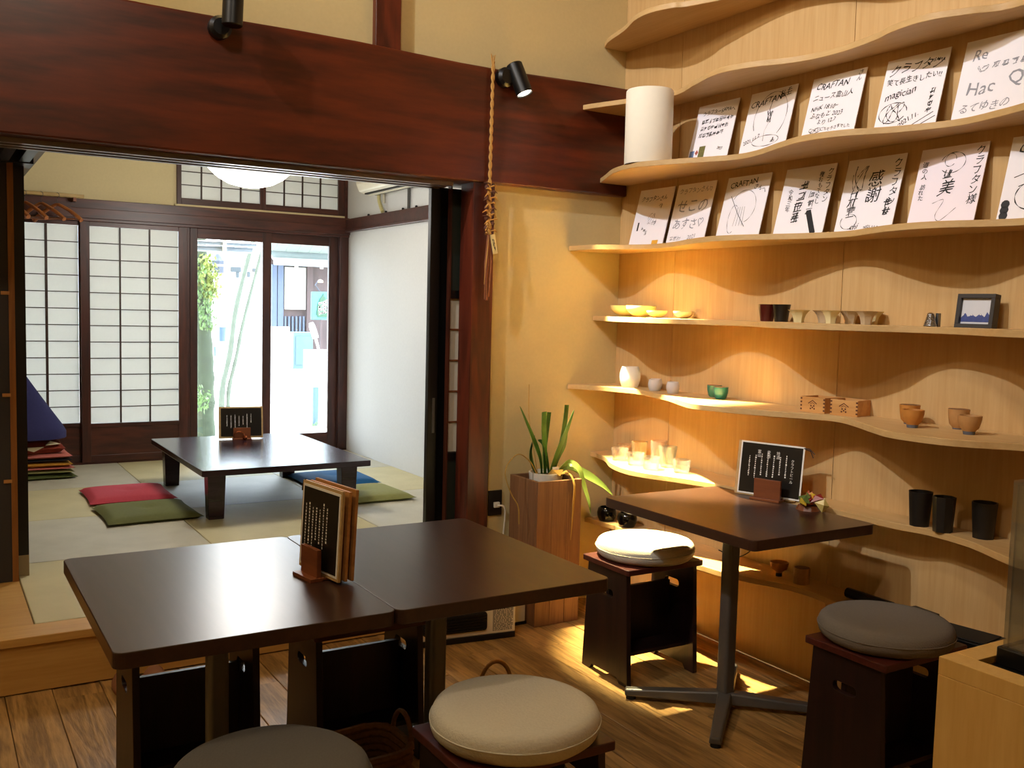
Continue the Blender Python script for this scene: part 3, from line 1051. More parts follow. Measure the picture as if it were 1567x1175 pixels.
for i, (x, y, mt, lb) in enumerate((
        (2.77, 2.52, 'cup_cream', 'cream flared cup lit from the front, next to the black tapered cup'),
        (2.84, 2.466, 'cup_clay', 'clay coloured flared cup behind the first cream one'),
        (2.77, 2.372, 'cup_cream', 'cream flared cup in the middle pair of flared cups'),
        (2.84, 2.345, 'cup_clay', 'clay coloured flared cup in the middle pair of flared cups'),
        (2.845, 2.255, 'cup_cream', 'cream flared cup behind the last clay cup'),
        (2.765, 2.215, 'cup_clay', 'clay coloured flared cup nearest the silver ornament'))):
    pot('flared_cup', FC, mt, (x, y, z4), lb, 'cup', 'flared cups on the bowl shelf', seg=24, wob=hexw)
# silver ridged ornament
r = empty('ridged_ornament', (2.80, 1.992, z4))
tag(r, 'small silver ridged ornament beside the framed mountain picture', 'ornament')
pr = []
for i in range(9):
    pr += [(.024 - .0014 * i, .005 * i), (.020 - .0014 * i, .005 * i + .0035)]
MB().lathe([(0, 0)] + pr + [(0, .047)], 18).obj('ridged_cone', 'chrome', r)
MB().prism([(.012, -.02), (.036, -.012), (.03, .0), (.014, -.008)], 0, .044).obj('dark_fin', 'steel', r)
# framed mountain picture
r = empty('picture_frame', (2.815, 1.918, z4), rot=(-.12, 0, -math.pi / 2))
tag(r, 'small dark framed picture of blue mountains on the shelf', 'picture')
fw, fh, fd = .128, .108, .03
for a in ((0, fw, 0, .013), (0, fw, fh - .013, fh)):
    MB().box(a[0], a[1], 0, fd, a[2], a[3]).obj('frame_bar', plain('slate_frame', '#33302f', rough=.5) if 'slate_frame' not in bpy.data.materials else bpy.data.materials['slate_frame'], r, bevel=.001)
for a in ((0, .013), (fw - .013, fw)):
    MB().box(a[0], a[1], 0, fd, .013, fh - .013).obj('frame_bar', bpy.data.materials['slate_frame'], r, bevel=.001)
pc = MB().box(.013, fw - .013, .012, .016, .013, fh - .013).obj('print', plain('sky_print', '#cfd0d6', noise=.03), r)
q = random.Random(3)
rid = [(.013 + (fw - .026) * i / 14, .030 + .016 * math.sin(i * .9) ** 2 + q.uniform(0, .008)) for i in range(15)]
mt_ = MB()
for i in range(14):
    a, b = rid[i], rid[i + 1]
    mt_.add([(a[0], .0115, .02), (b[0], .0115, .02), (b[0], .0115, b[1]), (a[0], .0115, a[1])], [(0, 1, 2, 3)])
mt_.obj('mountain_print', plain('mountain_blue', '#3c4a86', noise=.4, scale=120), r, recalc=False)
sn = MB()
for i in range(1, 13, 2):
    a, b, c = rid[i - 1], rid[i], rid[i + 1]
    sn.add([((a[0] + b[0]) / 2, .0112, (a[1] + b[1]) / 2 - .002), ((c[0] + b[0]) / 2, .0112, (c[1] + b[1]) / 2 - .002), (b[0], .0112, b[1])], [(0, 1, 2)])
tag(sn.obj('snow_print', 'white_print', r, recalc=False), kind='stuff')

# shelf 5
pot('frosted_jug', cupprof(.036, .038, .096, .004, .012), 'frost', (2.80, 3.545, z5), 'big rounded frosted glass cup at the wall end of its shelf', 'cup', 'frosted glass cups')
FR = cupprof(.022, .024, .05, .003, .006)
for x, y, lb in ((2.835, 3.40, 'small frosted cup half hidden behind another frosted cup'), (2.79, 3.355, 'small frosted cup in front, next to the big frosted cup'), (2.785, 3.225, 'small frosted cup standing alone nearest the teal cups')):
    pot('frosted_cup', FR, 'frost', (x, y, z5), lb, 'cup', 'frosted glass cups')
TE = [(0, 0), (.018, 0), (.024, .006), (.030, .028), (.031, .05), (.028, .05), (.026, .02), (0, .01)]
INN = [(.0275, .0502), (.0265, .03), (.02, .012), (0, .0115)]
pot('teal_cup', TE, 'teal_green', (2.845, 3.03, z5), 'green teal cup half hidden behind the bluer teal cup', 'cup', 'teal cups', parts=[('inner_glaze', INN, 'terracotta')])
pot('teal_cup', TE, 'teal', (2.80, 2.945, z5), 'blue teal cup with red inside, in front of its green twin', 'cup', 'teal cups', parts=[('inner_glaze', INN, 'terracotta')])


def masu(loc, rz, label):
    r = empty('wooden_masu_box', loc, rz)
    tag(r, label, 'wooden box', 'wooden boxes on the shelf')
    s, h, t = .052, .056, .007
    for (x0, x1, y0, y1) in ((-s, s, -s, -s + t), (-s, s, s - t, s), (-s, -s + t, -s + t, s - t), (s - t, s, -s + t, s - t)):
        MB().box(x0, x1, y0, y1, 0, h).obj('side_board', 'hinoki', r, bevel=.0008)
    MB().box(-s + t, s - t, -s + t, s - t, 0, .006).obj('base_board', 'hinoki', r)
    d = MB()
    for sx in (-1, 1):
        for k in range(4):
            d.box(sx * (s - .0035) - .0035, sx * (s - .0035) + .0035, -s - .0004, -s + .0002, .007 + k * .013, .013 + k * .013)
    tag(d.obj('finger_joint', 'burn', r), kind='stuff')
    e = MB()
    e.ribbon([(-.018, .032), (0, .044), (.018, .032)], .0035, -s - .0005)
    e.ribbon([(-.010, .030), (0, .036), (.010, .030)], .002, -s - .0005)
    for dx, dz in ((-.006, .024), (.006, .024), (0, .018), (-.008, .014), (.008, .014)):
        e.lathe([(0, 0), (.0032, 0), (.0032, .0004), (0, .0004)], 8, T(dx, -s - .0001, dz) @ Matrix.Rotation(math.pi / 2, 4, 'X'))
    tag(e.obj('burnt_emblem', 'burn', r, recalc=False), kind='stuff')
    return r


masu((2.815, 2.435, z5), -math.pi / 2 + .10, 'square cypress box with burnt emblem, partly behind its neighbour')
masu((2.835, 2.318, z5), -math.pi / 2 + .22, 'square cypress box with burnt emblem, in front toward the orange cups')
OC = [(0, 0), (.014, 0), (.016, .008), (.028, .022), (.034, .045), (.035, .058), (.031, .058), (.026, .026), (0, .014)]
OT = [(0, 0), (.016, 0), (.018, .006), (.027, .016), (.031, .04), (.033, .064), (.030, .064), (.026, .02), (0, .012)]
FT = [(.0145, -.0002), (.0165, 0), (.0185, .010), (.0165, .010)]
INR = [(.0312, .0645), (.0295, .05), (.02, .02), (0, .016)]
M['brown_in'] = plain('brown_inner_glaze', '#6a3c1e', rough=.4)
for x, y, pf_, mt, lb, ps in ((2.80, 2.05, OT, 'orange_clay', 'tall orange clay cup behind a round one, nearer the wooden boxes', [('foot_ring', FT, 'blue_grey_foot'), ('inner_glaze', INR, 'brown_in')]),
                              (2.715, 1.975, OC, 'orange_clay', 'round orange clay cup in front, nearer the wooden boxes', [('foot_ring', FT, 'blue_grey_foot')]),
                              (2.835, 1.895, OT, 'orange_pale', 'tall paler clay cup behind a round one, farther from the boxes', [('foot_ring', FT, 'blue_grey_foot'), ('inner_glaze', INR, 'brown_in')]),
                              (2.735, 1.79, OC, 'orange_pale', 'round paler clay cup in front, farthest from the boxes', [('foot_ring', FT, 'blue_grey_foot')])):
    pot('clay_cup', pf_, mt, (x, y, z5), lb, 'cup', 'clay cups on the shelf', parts=ps)

# shelf 6: glasses
GL = [('orange', (1.0, .86, .60)), ('rose', (1.0, .93, .88)), ('clear', (.97, .99, 1.0)), ('green', (.96, 1.0, .97)), ('peach', (1.0, .94, .86))]
for nme, c in GL:
    M['tum_' + nme] = see_glass('tumbler_' + nme, tint=c, gloss=.10, body=.09, bodycol=c)
GT = cupprof(.030, .038, .085, .003)
GW = cupprof(.032, .040, .055, .003)
for x, y, pf_, mt, lb in (
        (2.83, 3.60, GW, 'tum_peach', 'low peach tinted glass nearest the room corner'),
        (2.72, 3.50, GW, 'tum_rose', 'low rose tinted glass at the front of the glass group'),
        (2.81, 3.47, GT, 'tum_orange', 'amber glass tumbler at the back of the glass group'),
        (2.84, 3.37, cupprof(.032, .038, .10, .003), 'tum_rose', 'tallest pinkish tumbler against the wall'),
        (2.70, 3.36, GW, 'tum_clear', 'low clear glass in the middle of the front row'),
        (2.80, 3.26, cupprof(.030, .042, .092, .003), 'tum_green', 'faintly green flared tumbler in the group of glasses'),
        (2.69, 3.24, GW, 'tum_clear', 'low clear glass in the front row nearest the stool'),
        (2.76, 3.12, GW, 'tum_clear', 'low clear glass at the end of the group toward the menu')):
    pot('glass_tumbler', pf_, mt, (x, y, z6), lb, 'glass', 'glass tumblers in the bright light', seg=24)
M['stone_black'] = plain('black_stoneware', '#17130f', rough=.45, noise=.3, scale=30, bump=.2)
octw = lambda a, z: .985 + .02 * math.cos(8 * a)
BC = cupprof(.031, .039, .113, .004)
pot('black_cup', BC, 'stone_black', (2.80, 1.99, z6), 'tall black stoneware cup nearest the table corner', 'cup', 'black stoneware cups', wob=octw)
pot('black_cup', cupprof(.030, .036, .113, .004), 'stone_black', (2.79, 1.897, z6), 'faceted black stoneware cup in the middle of three', 'cup', 'black stoneware cups', seg=8)
pot('black_cup', BC, 'stone_black', (2.828, 1.782, z6), 'tall black stoneware cup standing apart from the other two', 'cup', 'black stoneware cups', wob=octw)
# shelf 7
pot('footed_cup', [(0, 0), (.012, 0), (.011, .012), (.014, .018), (.03, .03), (.036, .055), (.033, .055), (.027, .033), (0, .022)], 'orange_clay', (2.805, 2.59, z7), 'small footed clay cup on the lowest shelf', 'cup',
    parts=[('foot', [(.0105, -.0002), (.0125, 0), (.0115, .014), (.0095, .014)], 'lacquer_black')])
pot('cylinder_cup', cupprof(.029, .030, .06, .004), 'orange_pale', (2.805, 2.478, z7), 'small straight clay cup on the lowest shelf', 'cup', parts=[('inner_glaze', [(.0268, .0602), (.026, .02), (0, .012)], 'brown_in')])
JP = [(0, 0), (.035, 0), (.045, .02), (.047, .04), (.042, .06), (.034, .066), (.031, .064), (.03, .02), (0, .02)]
M['gloss_black'] = plain('glossy_black_glaze', '#0c0b0a', rough=.12)
pot('black_jar', JP, 'gloss_black', (2.79, 3.675, z7), 'glossy black jar in the corner of the lowest shelf', 'jar', 'glossy black jars')
pot('black_jar', JP, 'gloss_black', (2.80, 3.53, z7), 'glossy black jar beside the white stool cushion', 'jar', 'glossy black jars')
r = empty('black_box', (2.80, 1.98, z7), -.1)
tag(r, 'small black box on the lowest shelf behind the grey cushion', 'box')
MB().box(-.05, .05, -.05, .05, 0, .035).obj('body', 'black_metal', r, bevel=.003)
MB().box(-.03, .02, -.03, .02, .035, .0365).obj('label_plate', 'steel', r)
r = empty('black_tray', (2.77, 1.80, z7), .15)
tag(r, 'flat black tray on the lowest shelf beside the counter', 'tray')
MB().box(-.07, .07, -.11, .09, 0, .022).obj('body', 'black_metal', r, bevel=.003)
MB().box(-.06, .06, -.10, .08, .022, .026).obj('lid', 'rubber', r, bevel=.002)
r = tag(empty('black_stick', (2.81, 2.14, z7), 0), 'dark rod lying on the lowest shelf behind the grey cushion', 'rod')
MB().tube([(0, .13, .02), (0, -.06, .018)], .018, 10).obj('rod', 'black_metal', r)
o = MB().tube([tuple(p) for p in catmull([(2.86, 2.98, z7 + .006), (2.85, 2.9, z7 + .004), (2.83, 2.82, z7 + .02), (2.85, 2.78, z7 + .06), (2.86, 2.82, z7 + .1), (2.875, 2.9, z7 + .14), (2.88, 2.98, z7 + .17)], 6)], .0022, 6).obj('cable', 'rubber')
tag(o, 'thin dark cable curling up from the lowest shelf', 'cable')
#FURNITURE
# ------------------------------------------------------------------ cafe tables


def cafe_table(cx, cy, sx, sy, label, group=None, turn=0.0):
    r = empty('cafe_table', (cx, cy, 0), turn)
    tag(r, label, 'table', group)
    MB().prism(rrect(-sx / 2, sx / 2, -sy / 2, sy / 2, .022), .681, .715).obj('tabletop', 'table', r, bevel=.002)
    MB().prism(rrect(-.10, .10, -.10, .10, .01), .668, .681).obj('mounting_plate', 'black_metal', r)
    MB().prism(rrect(-.025, .025, -.025, .025, .012), .035, .668).obj('column', 'steel', r, smooth=True)
    for a, b in ((1, 1), (-1, 1), (-1, -1), (1, -1)):
        ang = math.atan2(b * .235, a * .265)
        mx = Matrix.Rotation(ang, 4, 'Z')
        L_ = .355
        q = MB()
        q.add([(0, -.028, .018), (0, .028, .018), (0, .024, .062), (0, -.024, .062), (L_, -.022, .014), (L_, .022, .014), (L_, .017, .038), (L_, -.017, .038)],
              [(0, 1, 2, 3), (4, 7, 6, 5), (0, 4, 5, 1), (1, 5, 6, 2), (2, 6, 7, 3), (3, 7, 4, 0)], mx)
        f = q.obj('foot', 'steel', r, bevel=.006)
        MB().lathe([(0, 0), (.018, 0), (.018, .016), (0, .016)], 14, mx @ T(L_ - .022, 0, 0)).obj('rubber_pad', 'rubber', f)
    return r


cafe_table(.603, 2.35, .60, .795, 'dark brown square table holding the menu boards', 'dark pedestal tables')
cafe_table(1.204, 2.35, .60, .795, 'dark brown square table pushed against the one with the menus', 'dark pedestal tables')
cafe_table(2.426, 2.466, .563, .76, 'dark brown square table beside the wavy shelves', 'dark pedestal tables')

# ------------------------------------------------------------------ stools


def stool(cx, cy, label, rz=0.0, sx=.37, sy=.29):
    r = empty('box_stool', (cx, cy, 0), rz)
    tag(r, label, 'stool', 'dark wooden box stools')
    MB().prism(rrect(-sx / 2, sx / 2, -sy / 2, sy / 2, .008), .425, .447).obj('seat_board', 'stool_top', r, bevel=.003)
    t, w0, w1 = .02, sy / 2, sy / 2 - .025
    outer = [(-w0, 0), (-w0 + .05, 0), (-w0 + .065, .02), (w0 - .065, .02), (w0 - .05, 0), (w0, 0), (w1, .425), (-w1, .425)]
    hole = [(x, z) for x, z in rrect(-.042, .042, .315, .345, .0145, 4)]
    me = plate(outer, [hole], t)
    me.transform(Matrix.Rotation(math.pi / 2, 4, 'Z'))
    for s_ in (-1, 1):
        mesh_obj('side_panel', me, 'stool', r, loc=(s_ * (sx / 2 - .012 - t / 2) + t / 2, 0, 0), bevel=.0015)
    x = sx / 2 - .012 - t
    MB().box(-x, x, .01, .028, .10, .335).obj('stretcher_board', 'stool', r, bevel=.0015)
    MB().box(-x, x, -.10, .01, .10, .115).obj('low_shelf', 'stool', r, bevel=.0015)
    return r


stool(.635, 2.80, 'dark box stool under the far side of the menu table')
stool(1.135, 2.76, 'dark box stool under the far side of the tables, in front of the heater')
stool(2.392, 2.91, 'dark box stool under the white round cushion')
stool(2.43, 1.817, 'dark box stool under the round grey cushion by the counter')
stool(1.12, 1.797, 'dark box stool under the big cream cushion', sy=.285)
stool(.56, 1.77, 'dark box stool under the dark grey cushion at the picture bottom')


def cushion(cx, cy, mat, label, r=.193, h=.07, seed=1):
    q = random.Random(seed)
    ph = [q.uniform(0, 6) for _ in range(3)]
    o = empty('round_cushion', (cx, cy, .447), q.uniform(0, 6))
    tag(o, label, 'cushion', 'round seat cushions')
    prof = [(0, .0), (r * .82, 0), (r * .92, .005), (r * .975, .015), (r * .998, .028), (r, h * .52), (r * .99, h * .68), (r * .965, h * .83), (r * .92, h * .94), (r * .85, h * .99), (r * .72, h), (r * .5, h * .985), (r * .25, h * .96), (0, h * .95)]
    wob = lambda a, z: 1 + .007 * math.sin(3 * a + ph[0]) + .005 * math.sin(5 * a + ph[1]) + .003 * math.sin(11 * a + ph[2] + z * 60)
    MB().lathe(prof, 56, wob=wob).obj('pad', mat, o, smooth=True)
    MB().tube([(r * 1.003 * wob(i * math.pi / 28, 0) * math.cos(i * math.pi / 28), r * 1.003 * wob(i * math.pi / 28, 0) * math.sin(i * math.pi / 28), h * .55) for i in range(57)], .0016, 6, caps=False).obj('seam', mat, o, smooth=True)
    return o


cushion(2.405, 2.915, 'white_fabric', 'white round cushion on the stool beside the planter', seed=1)
cushion(2.43, 1.82, 'grey_fabric', 'grey round cushion on the stool by the counter', seed=2)
cushion(1.125, 1.80, 'cream_fabric', 'big cream round cushion at the front of the tables', seed=3)
cushion(.56, 1.775, 'dark_grey_fabric', 'dark grey round cushion cut off by the picture bottom', seed=4)
cushion(.635, 2.80, 'dark_grey_fabric', 'grey cushion hidden under the menu table', seed=5) if False else None

# ------------------------------------------------------------------ menus


def menu_print(mb, w, h, seed, title=None):
    q = random.Random(seed)
    x = w - .03
    if title:
        mesh_into(mb, text_mesh(title, .0135, 'CENTER', True), T(x, 0, h * .70))
    for i in range(7):
        x -= w * .105
        z = h - .03 - q.uniform(0, .02)
        while z > q.uniform(.02, .09):
            s = q.uniform(.003, .0065)
            mb.ribbon([(x, z), (x + q.uniform(-.001, .001), z - s)], q.uniform(.0025, .006), 0)
            z -= s + .0028


def stand(r, w, d=.05):
    """little wooden upright that holds menu boards from the front"""
    s = MB().box(-w / 2, w / 2, -.022, -.010, .006, .078).obj('front_plate', 'stand_wood', r, bevel=.001)
    MB().box(-w / 2 - .006, w / 2 + .006, -.042, -.008, 0, .009).obj('foot_bar', 'stand_wood', r, bevel=.001)
    MB().box(-w / 2, w / 2, -.010, .05, 0, .006).obj('base_plate', 'stand_wood', r, bevel=.001)
    return s


# front tables: several boards in one holder, turned toward the camera's left
r = empty('menu_holder', (.838, 2.30, .715), math.radians(-82))
tag(r, 'wooden menu holder standing at the seam of the two joined tables', 'menu stand')
stand(r, .085)
for k, (y, mt, wd, hh, lb) in enumerate(((.003, 'menu_tan', .205, .225, 'menu board with a chalkboard style print, foremost in the front holder'), (.018, 'menu_wood', .205, .222, 'brown backed menu board in the middle of the front holder'), (.031, 'menu_wood', .21, .226, 'brown backed menu board at the back of the front holder'))):
    b = empty('menu_board', (0, 0, 0))
    b.matrix_world = Matrix.Translation((.838, 2.30, .7215)) @ Matrix.Rotation(math.radians(-82), 4, 'Z') @ T(0, y + .004 * k, 0) @ Matrix.Rotation(-.05, 4, 'X')
    tag(b, lb, 'menu', 'menu boards in the front holder')
    MB().box(-wd / 2, wd / 2, 0, .008, 0, hh).obj('board', mt, b, bevel=.001)
    if k == 0:
        MB().box(-wd / 2 + .006, wd / 2 - .006, -.001, 0, .008, hh - .008).obj('sheet', 'white_print', b)
        MB().box(-wd / 2 + .012, wd / 2 - .012, -.0018, -.001, .014, hh - .014).obj('menu_sheet', 'menu_black', b)
        mb = MB()
        menu_print(mb, wd - .03, hh - .02, 11)
        for v_ in range(len(mb.v)):
            mb.v[v_] = (mb.v[v_][0] - wd / 2 + .012, -.0022, mb.v[v_][2] + .006)
        tag(mb.obj('menu_lettering', 'white_print', b, recalc=False), kind='stuff')
        MB().tube([(-wd / 2 + .01, .002, hh + .002), (-wd / 2 - .004, .003, hh - .004), (-wd / 2 - .010, .004, hh - .03)], .002, 6).obj('cord', 'rubber', b)

# shelf-side table
r = empty('menu_holder', (2.685, 2.545, .715), math.radians(-72))
tag(r, 'wooden menu holder on the table beside the shelves', 'menu stand')
stand(r, .105)
b = empty('menu_board', (0, 0, 0))
b.matrix_world = Matrix.Translation((2.70, 2.568, .7215)) @ Matrix.Rotation(math.radians(-72), 4, 'Z') @ T(.0, .004, 0) @ Matrix.Rotation(-.12, 4, 'X')
tag(b, 'black menu with white border on a pale board, beside the shelves', 'menu')
wd, hh = .255, .200
MB().box(-wd / 2 - .012, wd / 2 - .02, .001, .006, -.005, hh).obj('board', 'menu_tan', b)
MB().box(-wd / 2, wd / 2, -.001, .001, 0, hh).obj('sheet', 'white_print', b)
MB().box(-wd / 2 + .006, wd / 2 - .006, -.0018, -.001, .006, hh - .006).obj('menu_sheet', 'menu_black', b)
mb = MB()
menu_print(mb, wd - .02, hh - .01, 21, 'クラフトビール')
for i, ch in enumerate(('富山', '麦酒', '地酒')):
    mesh_into(mb, text_mesh(ch, .015, 'CENTER', True), T(.07 + i * .038, 0, hh - .045))
for v_ in range(len(mb.v)):
    mb.v[v_] = (mb.v[v_][0] - wd / 2 + .008, -.0022, mb.v[v_][2] + .004)
tag(mb.obj('menu_lettering', 'white_print', b, recalc=False), kind='stuff')
MB().tube([(wd / 2 - .004, 0, hh - .004), (wd / 2 + .018, -.002, hh - .005), (wd / 2 + .04, -.004, hh - .022)], .0016, 6).obj('cord', 'rubber', b)
MB().tube([(wd / 2 - .004, 0, hh - .006), (wd / 2 + .02, .002, hh - .012), (wd / 2 + .034, 0, hh - .036)], .0016, 6).obj('cord', 'rubber', b)
# crinkled ornament at the table edge
r = empty('foil_ornament', (2.685, 2.355, .715), .3)
r.scale = (1.5, 1.5, 1.35)
tag(r, 'small red, orange and yellow crinkled ornament at the table edge', 'ornament')
q = random.Random(9)
cols = ['#a8322a', '#c8702a', '#d0b03c', '#5a6a34', '#b85a3c', '#d8c070', '#8c2420']
for i in range(16):
    nme = 'foil_%d' % (i % 7)
    mt = bpy.data.materials.get(nme) or plain(nme, cols[i % 7], rough=.3, noise=.3)
    a = q.uniform(0, 6.28)
    rr = q.uniform(.0, .034)
    mx = T(rr * math.cos(a), rr * 1.2 * math.sin(a), q.uniform(.012, .042)) @ Euler((q.uniform(-1, 1), q.uniform(-1, 1), q.uniform(0, 6))).to_matrix().to_4x4()
    MB().add([(-.016, -.003, -.012), (.016, -.004, -.010), (.013, .004, .014), (-.012, .003, .011), (0, .008, 0), (0, -.009, .002)],
             [(0, 1, 5), (1, 2, 5), (2, 3, 5), (3, 0, 5), (1, 0, 4), (2, 1, 4), (3, 2, 4), (0, 3, 4)], mx).obj('petal', mt, r)
MB().lathe([(0, 0), (.03, 0), (.024, .012), (0, .016)], 10).obj('base', 'stand_wood', r)

# ------------------------------------------------------------------ counter at the right edge
CZ = .85
r = empty('counter', (1.415, .955, 0))
tag(r, 'pale plywood counter with black inset top at the picture edge', 'counter')
M['counter_ply'] = wood('counter_plywood', '#c89c52', '#dcb66e', 'z', rough=.5, var=0, rings=.1, bump=.02)
MB().box(0, .02, -1.1, 0, 0, CZ - .03).obj('side_panel', 'counter_ply', r, bevel=.001)
MB().box(.02, 1.2, -.02, 0, 0, CZ - .03).obj('back_panel', 'counter_ply', r, bevel=.001)
MB().box(0, .042, -1.1, 0, CZ - .03, CZ).obj('top_border', 'counter_ply', r, bevel=.001)
MB().box(.042, 1.2, -.042, 0, CZ - .03, CZ).obj('top_border', 'counter_ply', r, bevel=.001)
MB().box(.02, 1.2, -1.1, -.02, CZ - .06, CZ - .032).obj('inset_top', 'rubber', r)
MB().box(.042, 1.2, -1.1, -.042, CZ - .032, CZ - .012).obj('inset_mat', 'black_metal', r)
r = empty('display_case', (1.50, .85, CZ - .012))
tag(r, 'clear display case with black base on the counter', 'display case')
MB().box(0, .45, -.5, .06, 0, .03).obj('case_base', 'black_metal', r, bevel=.003)
M['acrylic'] = see_glass('case_acrylic', tint=(.93, .95, .93), gloss=.10, body=.04, bodycol=(.8, .8, .75))
MB().box(.006, .444, .045, .052, .03, .30).obj('acrylic_pane', 'acrylic', r)
MB().box(.006, .012, -.49, .045, .03, .30).obj('acrylic_pane', 'acrylic', r)
MB().box(.006, .444, -.49, .052, .30, .306).obj('acrylic_pane', 'acrylic', r)

# ------------------------------------------------------------------ planter and plant
r = empty('planter_box', (2.40, 3.625, 0))
tag(r, 'tall square wooden planter standing in the corner by the wall', 'planter')
M['planter'] = wood('planter_cedar', '#6a452a', '#8c6440', 'z', rough=.6, scale=16, stretch=16, bump=.2, rings=.2, var=.14)
w_, t_, hp = .118, .016, .648
for i in range(3):
    x0, x1 = -w_ + i * 2 * w_ / 3 + .0008, -w_ + (i + 1) * 2 * w_ / 3 - .0008
    MB().box(x0, x1, -w_, -w_ + t_, 0, hp).obj('plank', 'planter', r, bevel=.0015)
    MB().box(x0, x1, w_ - t_, w_, 0, hp).obj('plank', 'planter', r, bevel=.0015)
    if i == 1:
        x0b, x1b = -w_ + t_, w_ - t_
    MB().box(-w_, -w_ + t_, x0 if i else -w_ + t_, x1 if i < 2 else w_ - t_, 0, hp).obj('plank', 'planter', r, bevel=.0015)
    MB().box(w_ - t_, w_, x0 if i else -w_ + t_, x1 if i < 2 else w_ - t_, 0, hp).obj('plank', 'planter', r, bevel=.0015)
MB().box(-w_ + t_, w_ - t_, -w_ + t_, w_ - t_, .5, .60).obj('inner_liner', 'rubber', r)
pr = empty('strap_leaf_plant', (2.40, 3.625, .60))
tag(pr, 'green strap leaved plant with cut leaf tips in the wooden planter', 'plant')
M['leaf'] = plain('leaf_green', '#4a7a30', rough=.4, noise=.35, scale=18)
M['leaf_pale'] = plain('leaf_pale_green', '#86a04a', rough=.45, noise=.3, scale=18)
M['leaf_dry'] = plain('leaf_dry', '#a8863c', rough=.7, noise=.25, scale=18)
M['leaf_deep'] = plain('leaf_deep_green', '#3a6428', rough=.4, noise=.3, scale=18)
pt = MB().lathe([(0, 0), (.07, 0), (.078, .07), (.072, .07), (.066, .045), (0, .045)], 24).obj('pot', 'white_plastic', pr, smooth=True)
MB().lathe([(0, .04), (.066, .045), (.05, .056), (.02, .062), (0, .063)], 20).obj('soil', plain('bark_soil', '#4c3018', noise=.4, scale=60, bump=.6), pr)
MB().add([(-.03, -.04, .05), (.05, -.055, .05), (.055, -.06, .085), (-.01, -.062, .09), (.02, -.085, .062)], [(0, 1, 4), (1, 2, 4), (2, 3, 4), (3, 0, 4)]).obj('dry_husk', 'leaf_dry', pr)
MB().box(-.004, .028, -.062, -.058, .05, .10).obj('plant_label', 'white_print', pr)


def leaf(pts, wd, mat, fold=.35, cut=False, nm='leaf', base_w=.5):
    c = catmull([Vector(p) for p in pts], 6)
    n = len(c)
    v, f = [], []
    side = None
    for i, p in enumerate(c):
        t = i / (n - 1)
        tang = (c[min(i + 1, n - 1)] - c[max(i - 1, 0)]).normalized()
        s_ = tang.cross(Vector((.55, -.83, .12)))
        s_ = s_.normalized() if s_.length > .05 else Vector((1, 0, 0))
        if side is not None and s_.dot(side) < 0:
            s_ = -s_
        side = s_
        nn = tang.cross(s_).normalized()
        ww = 1.35 * wd * (base_w + (1 - base_w) * min(1, t * 2.2)) * (1.0 if cut else (1 - max(0, t - .55) / .45) ** .7)
        ww = max(ww, .0008)
        v += [p - s_ * ww, p + nn * ww * fold, p + s_ * ww, p - s_ * ww + nn * .0015, p + nn * (ww * fold + .0015), p + s_ * ww + nn * .0015]
    for i in range(n - 1):
        a, b = i * 6, i * 6 + 6
        f += [(a, a + 1, b + 1, b), (a + 1, a + 2, b + 2, b + 1), (a + 3, b + 3, b + 4, a + 4), (a + 4, b + 4, b + 5, a + 5), (a, b, b + 3, a + 3), (a + 2, a + 5, b + 5, b + 2)]
    MB().add(v, f).obj(nm, mat, pr, smooth=True)


B = .045
leaf([(-.02, 0, B), (-.045, -.02, .14), (-.10, -.03, .25), (-.165, -.03, .375)], .013, 'leaf')
leaf([(-.01, -.01, B), (-.02, -.02, .16), (-.035, -.03, .26), (-.04, -.035, .345)], .020, 'leaf', cut=True)
leaf([(.0, .0, B), (-.01, 0, .15), (0, 0, .25), (.01, 0, .34)], .016, 'leaf_deep', cut=True)
leaf([(.01, -.01, B), (.04, -.02, .14), (.085, -.03, .25), (.125, -.03, .35)], .017, 'leaf')
leaf([(.03, 0, B), (.07, 0, .15), (.095, .0, .27), (.105, .0, .37)], .018, 'leaf_deep', cut=True)
leaf([(.03, .01, B), (.08, .01, .14), (.11, .01, .2), (.12, .01, .28)], .014, 'leaf')
leaf([(.02, 0, B), (.0, -.01, .12), (-.03, -.02, .2), (-.06, -.02, .22)], .012, 'leaf_deep')
leaf([(-.03, .01, B), (-.07, 0, .10), (-.09, -.01, .17), (-.07, -.01, .24)], .012, 'leaf_deep')
leaf([(.03, -.02, B), (.08, -.05, .11), (.125, -.08, .09), (.155, -.09, .0), (.175, -.10, -.07), (.185, -.10, -.12)], .018, 'leaf_pale', base_w=.3)
leaf([(.04, 0, B), (.11, -.02, .09), (.20, -.04, .05), (.28, -.05, .0), (.345, -.05, -.055)], .017, 'leaf_pale', base_w=.25)
leaf([(.03, -.03, B), (.05, -.10, .08), (.065, -.135, .03), (.06, -.14, -.06), (.055, -.14, -.15), (.05, -.14, -.22)], .008, 'leaf_dry', base_w=.6)
MB().tube([tuple(p) for p in catmull([(-.04, 0, B), (-.075, -.02, .15), (-.11, -.02, .32), (-.115, -.02, .47)], 6)], .0016, 6).obj('thin_stem', 'leaf_dry', pr)
MB().tube([tuple(p) for p in catmull([(-.05, -.02, B), (-.1, -.03, .12), (-.17, -.04, .165), (-.23, -.05, .13), (-.25, -.06, .08), (-.225, -.07, .0), (-.19, -.075, -.06), (-.18, -.07, -.14)], 6)], .0026, 6).obj('dry_stem', 'leaf_dry', pr)

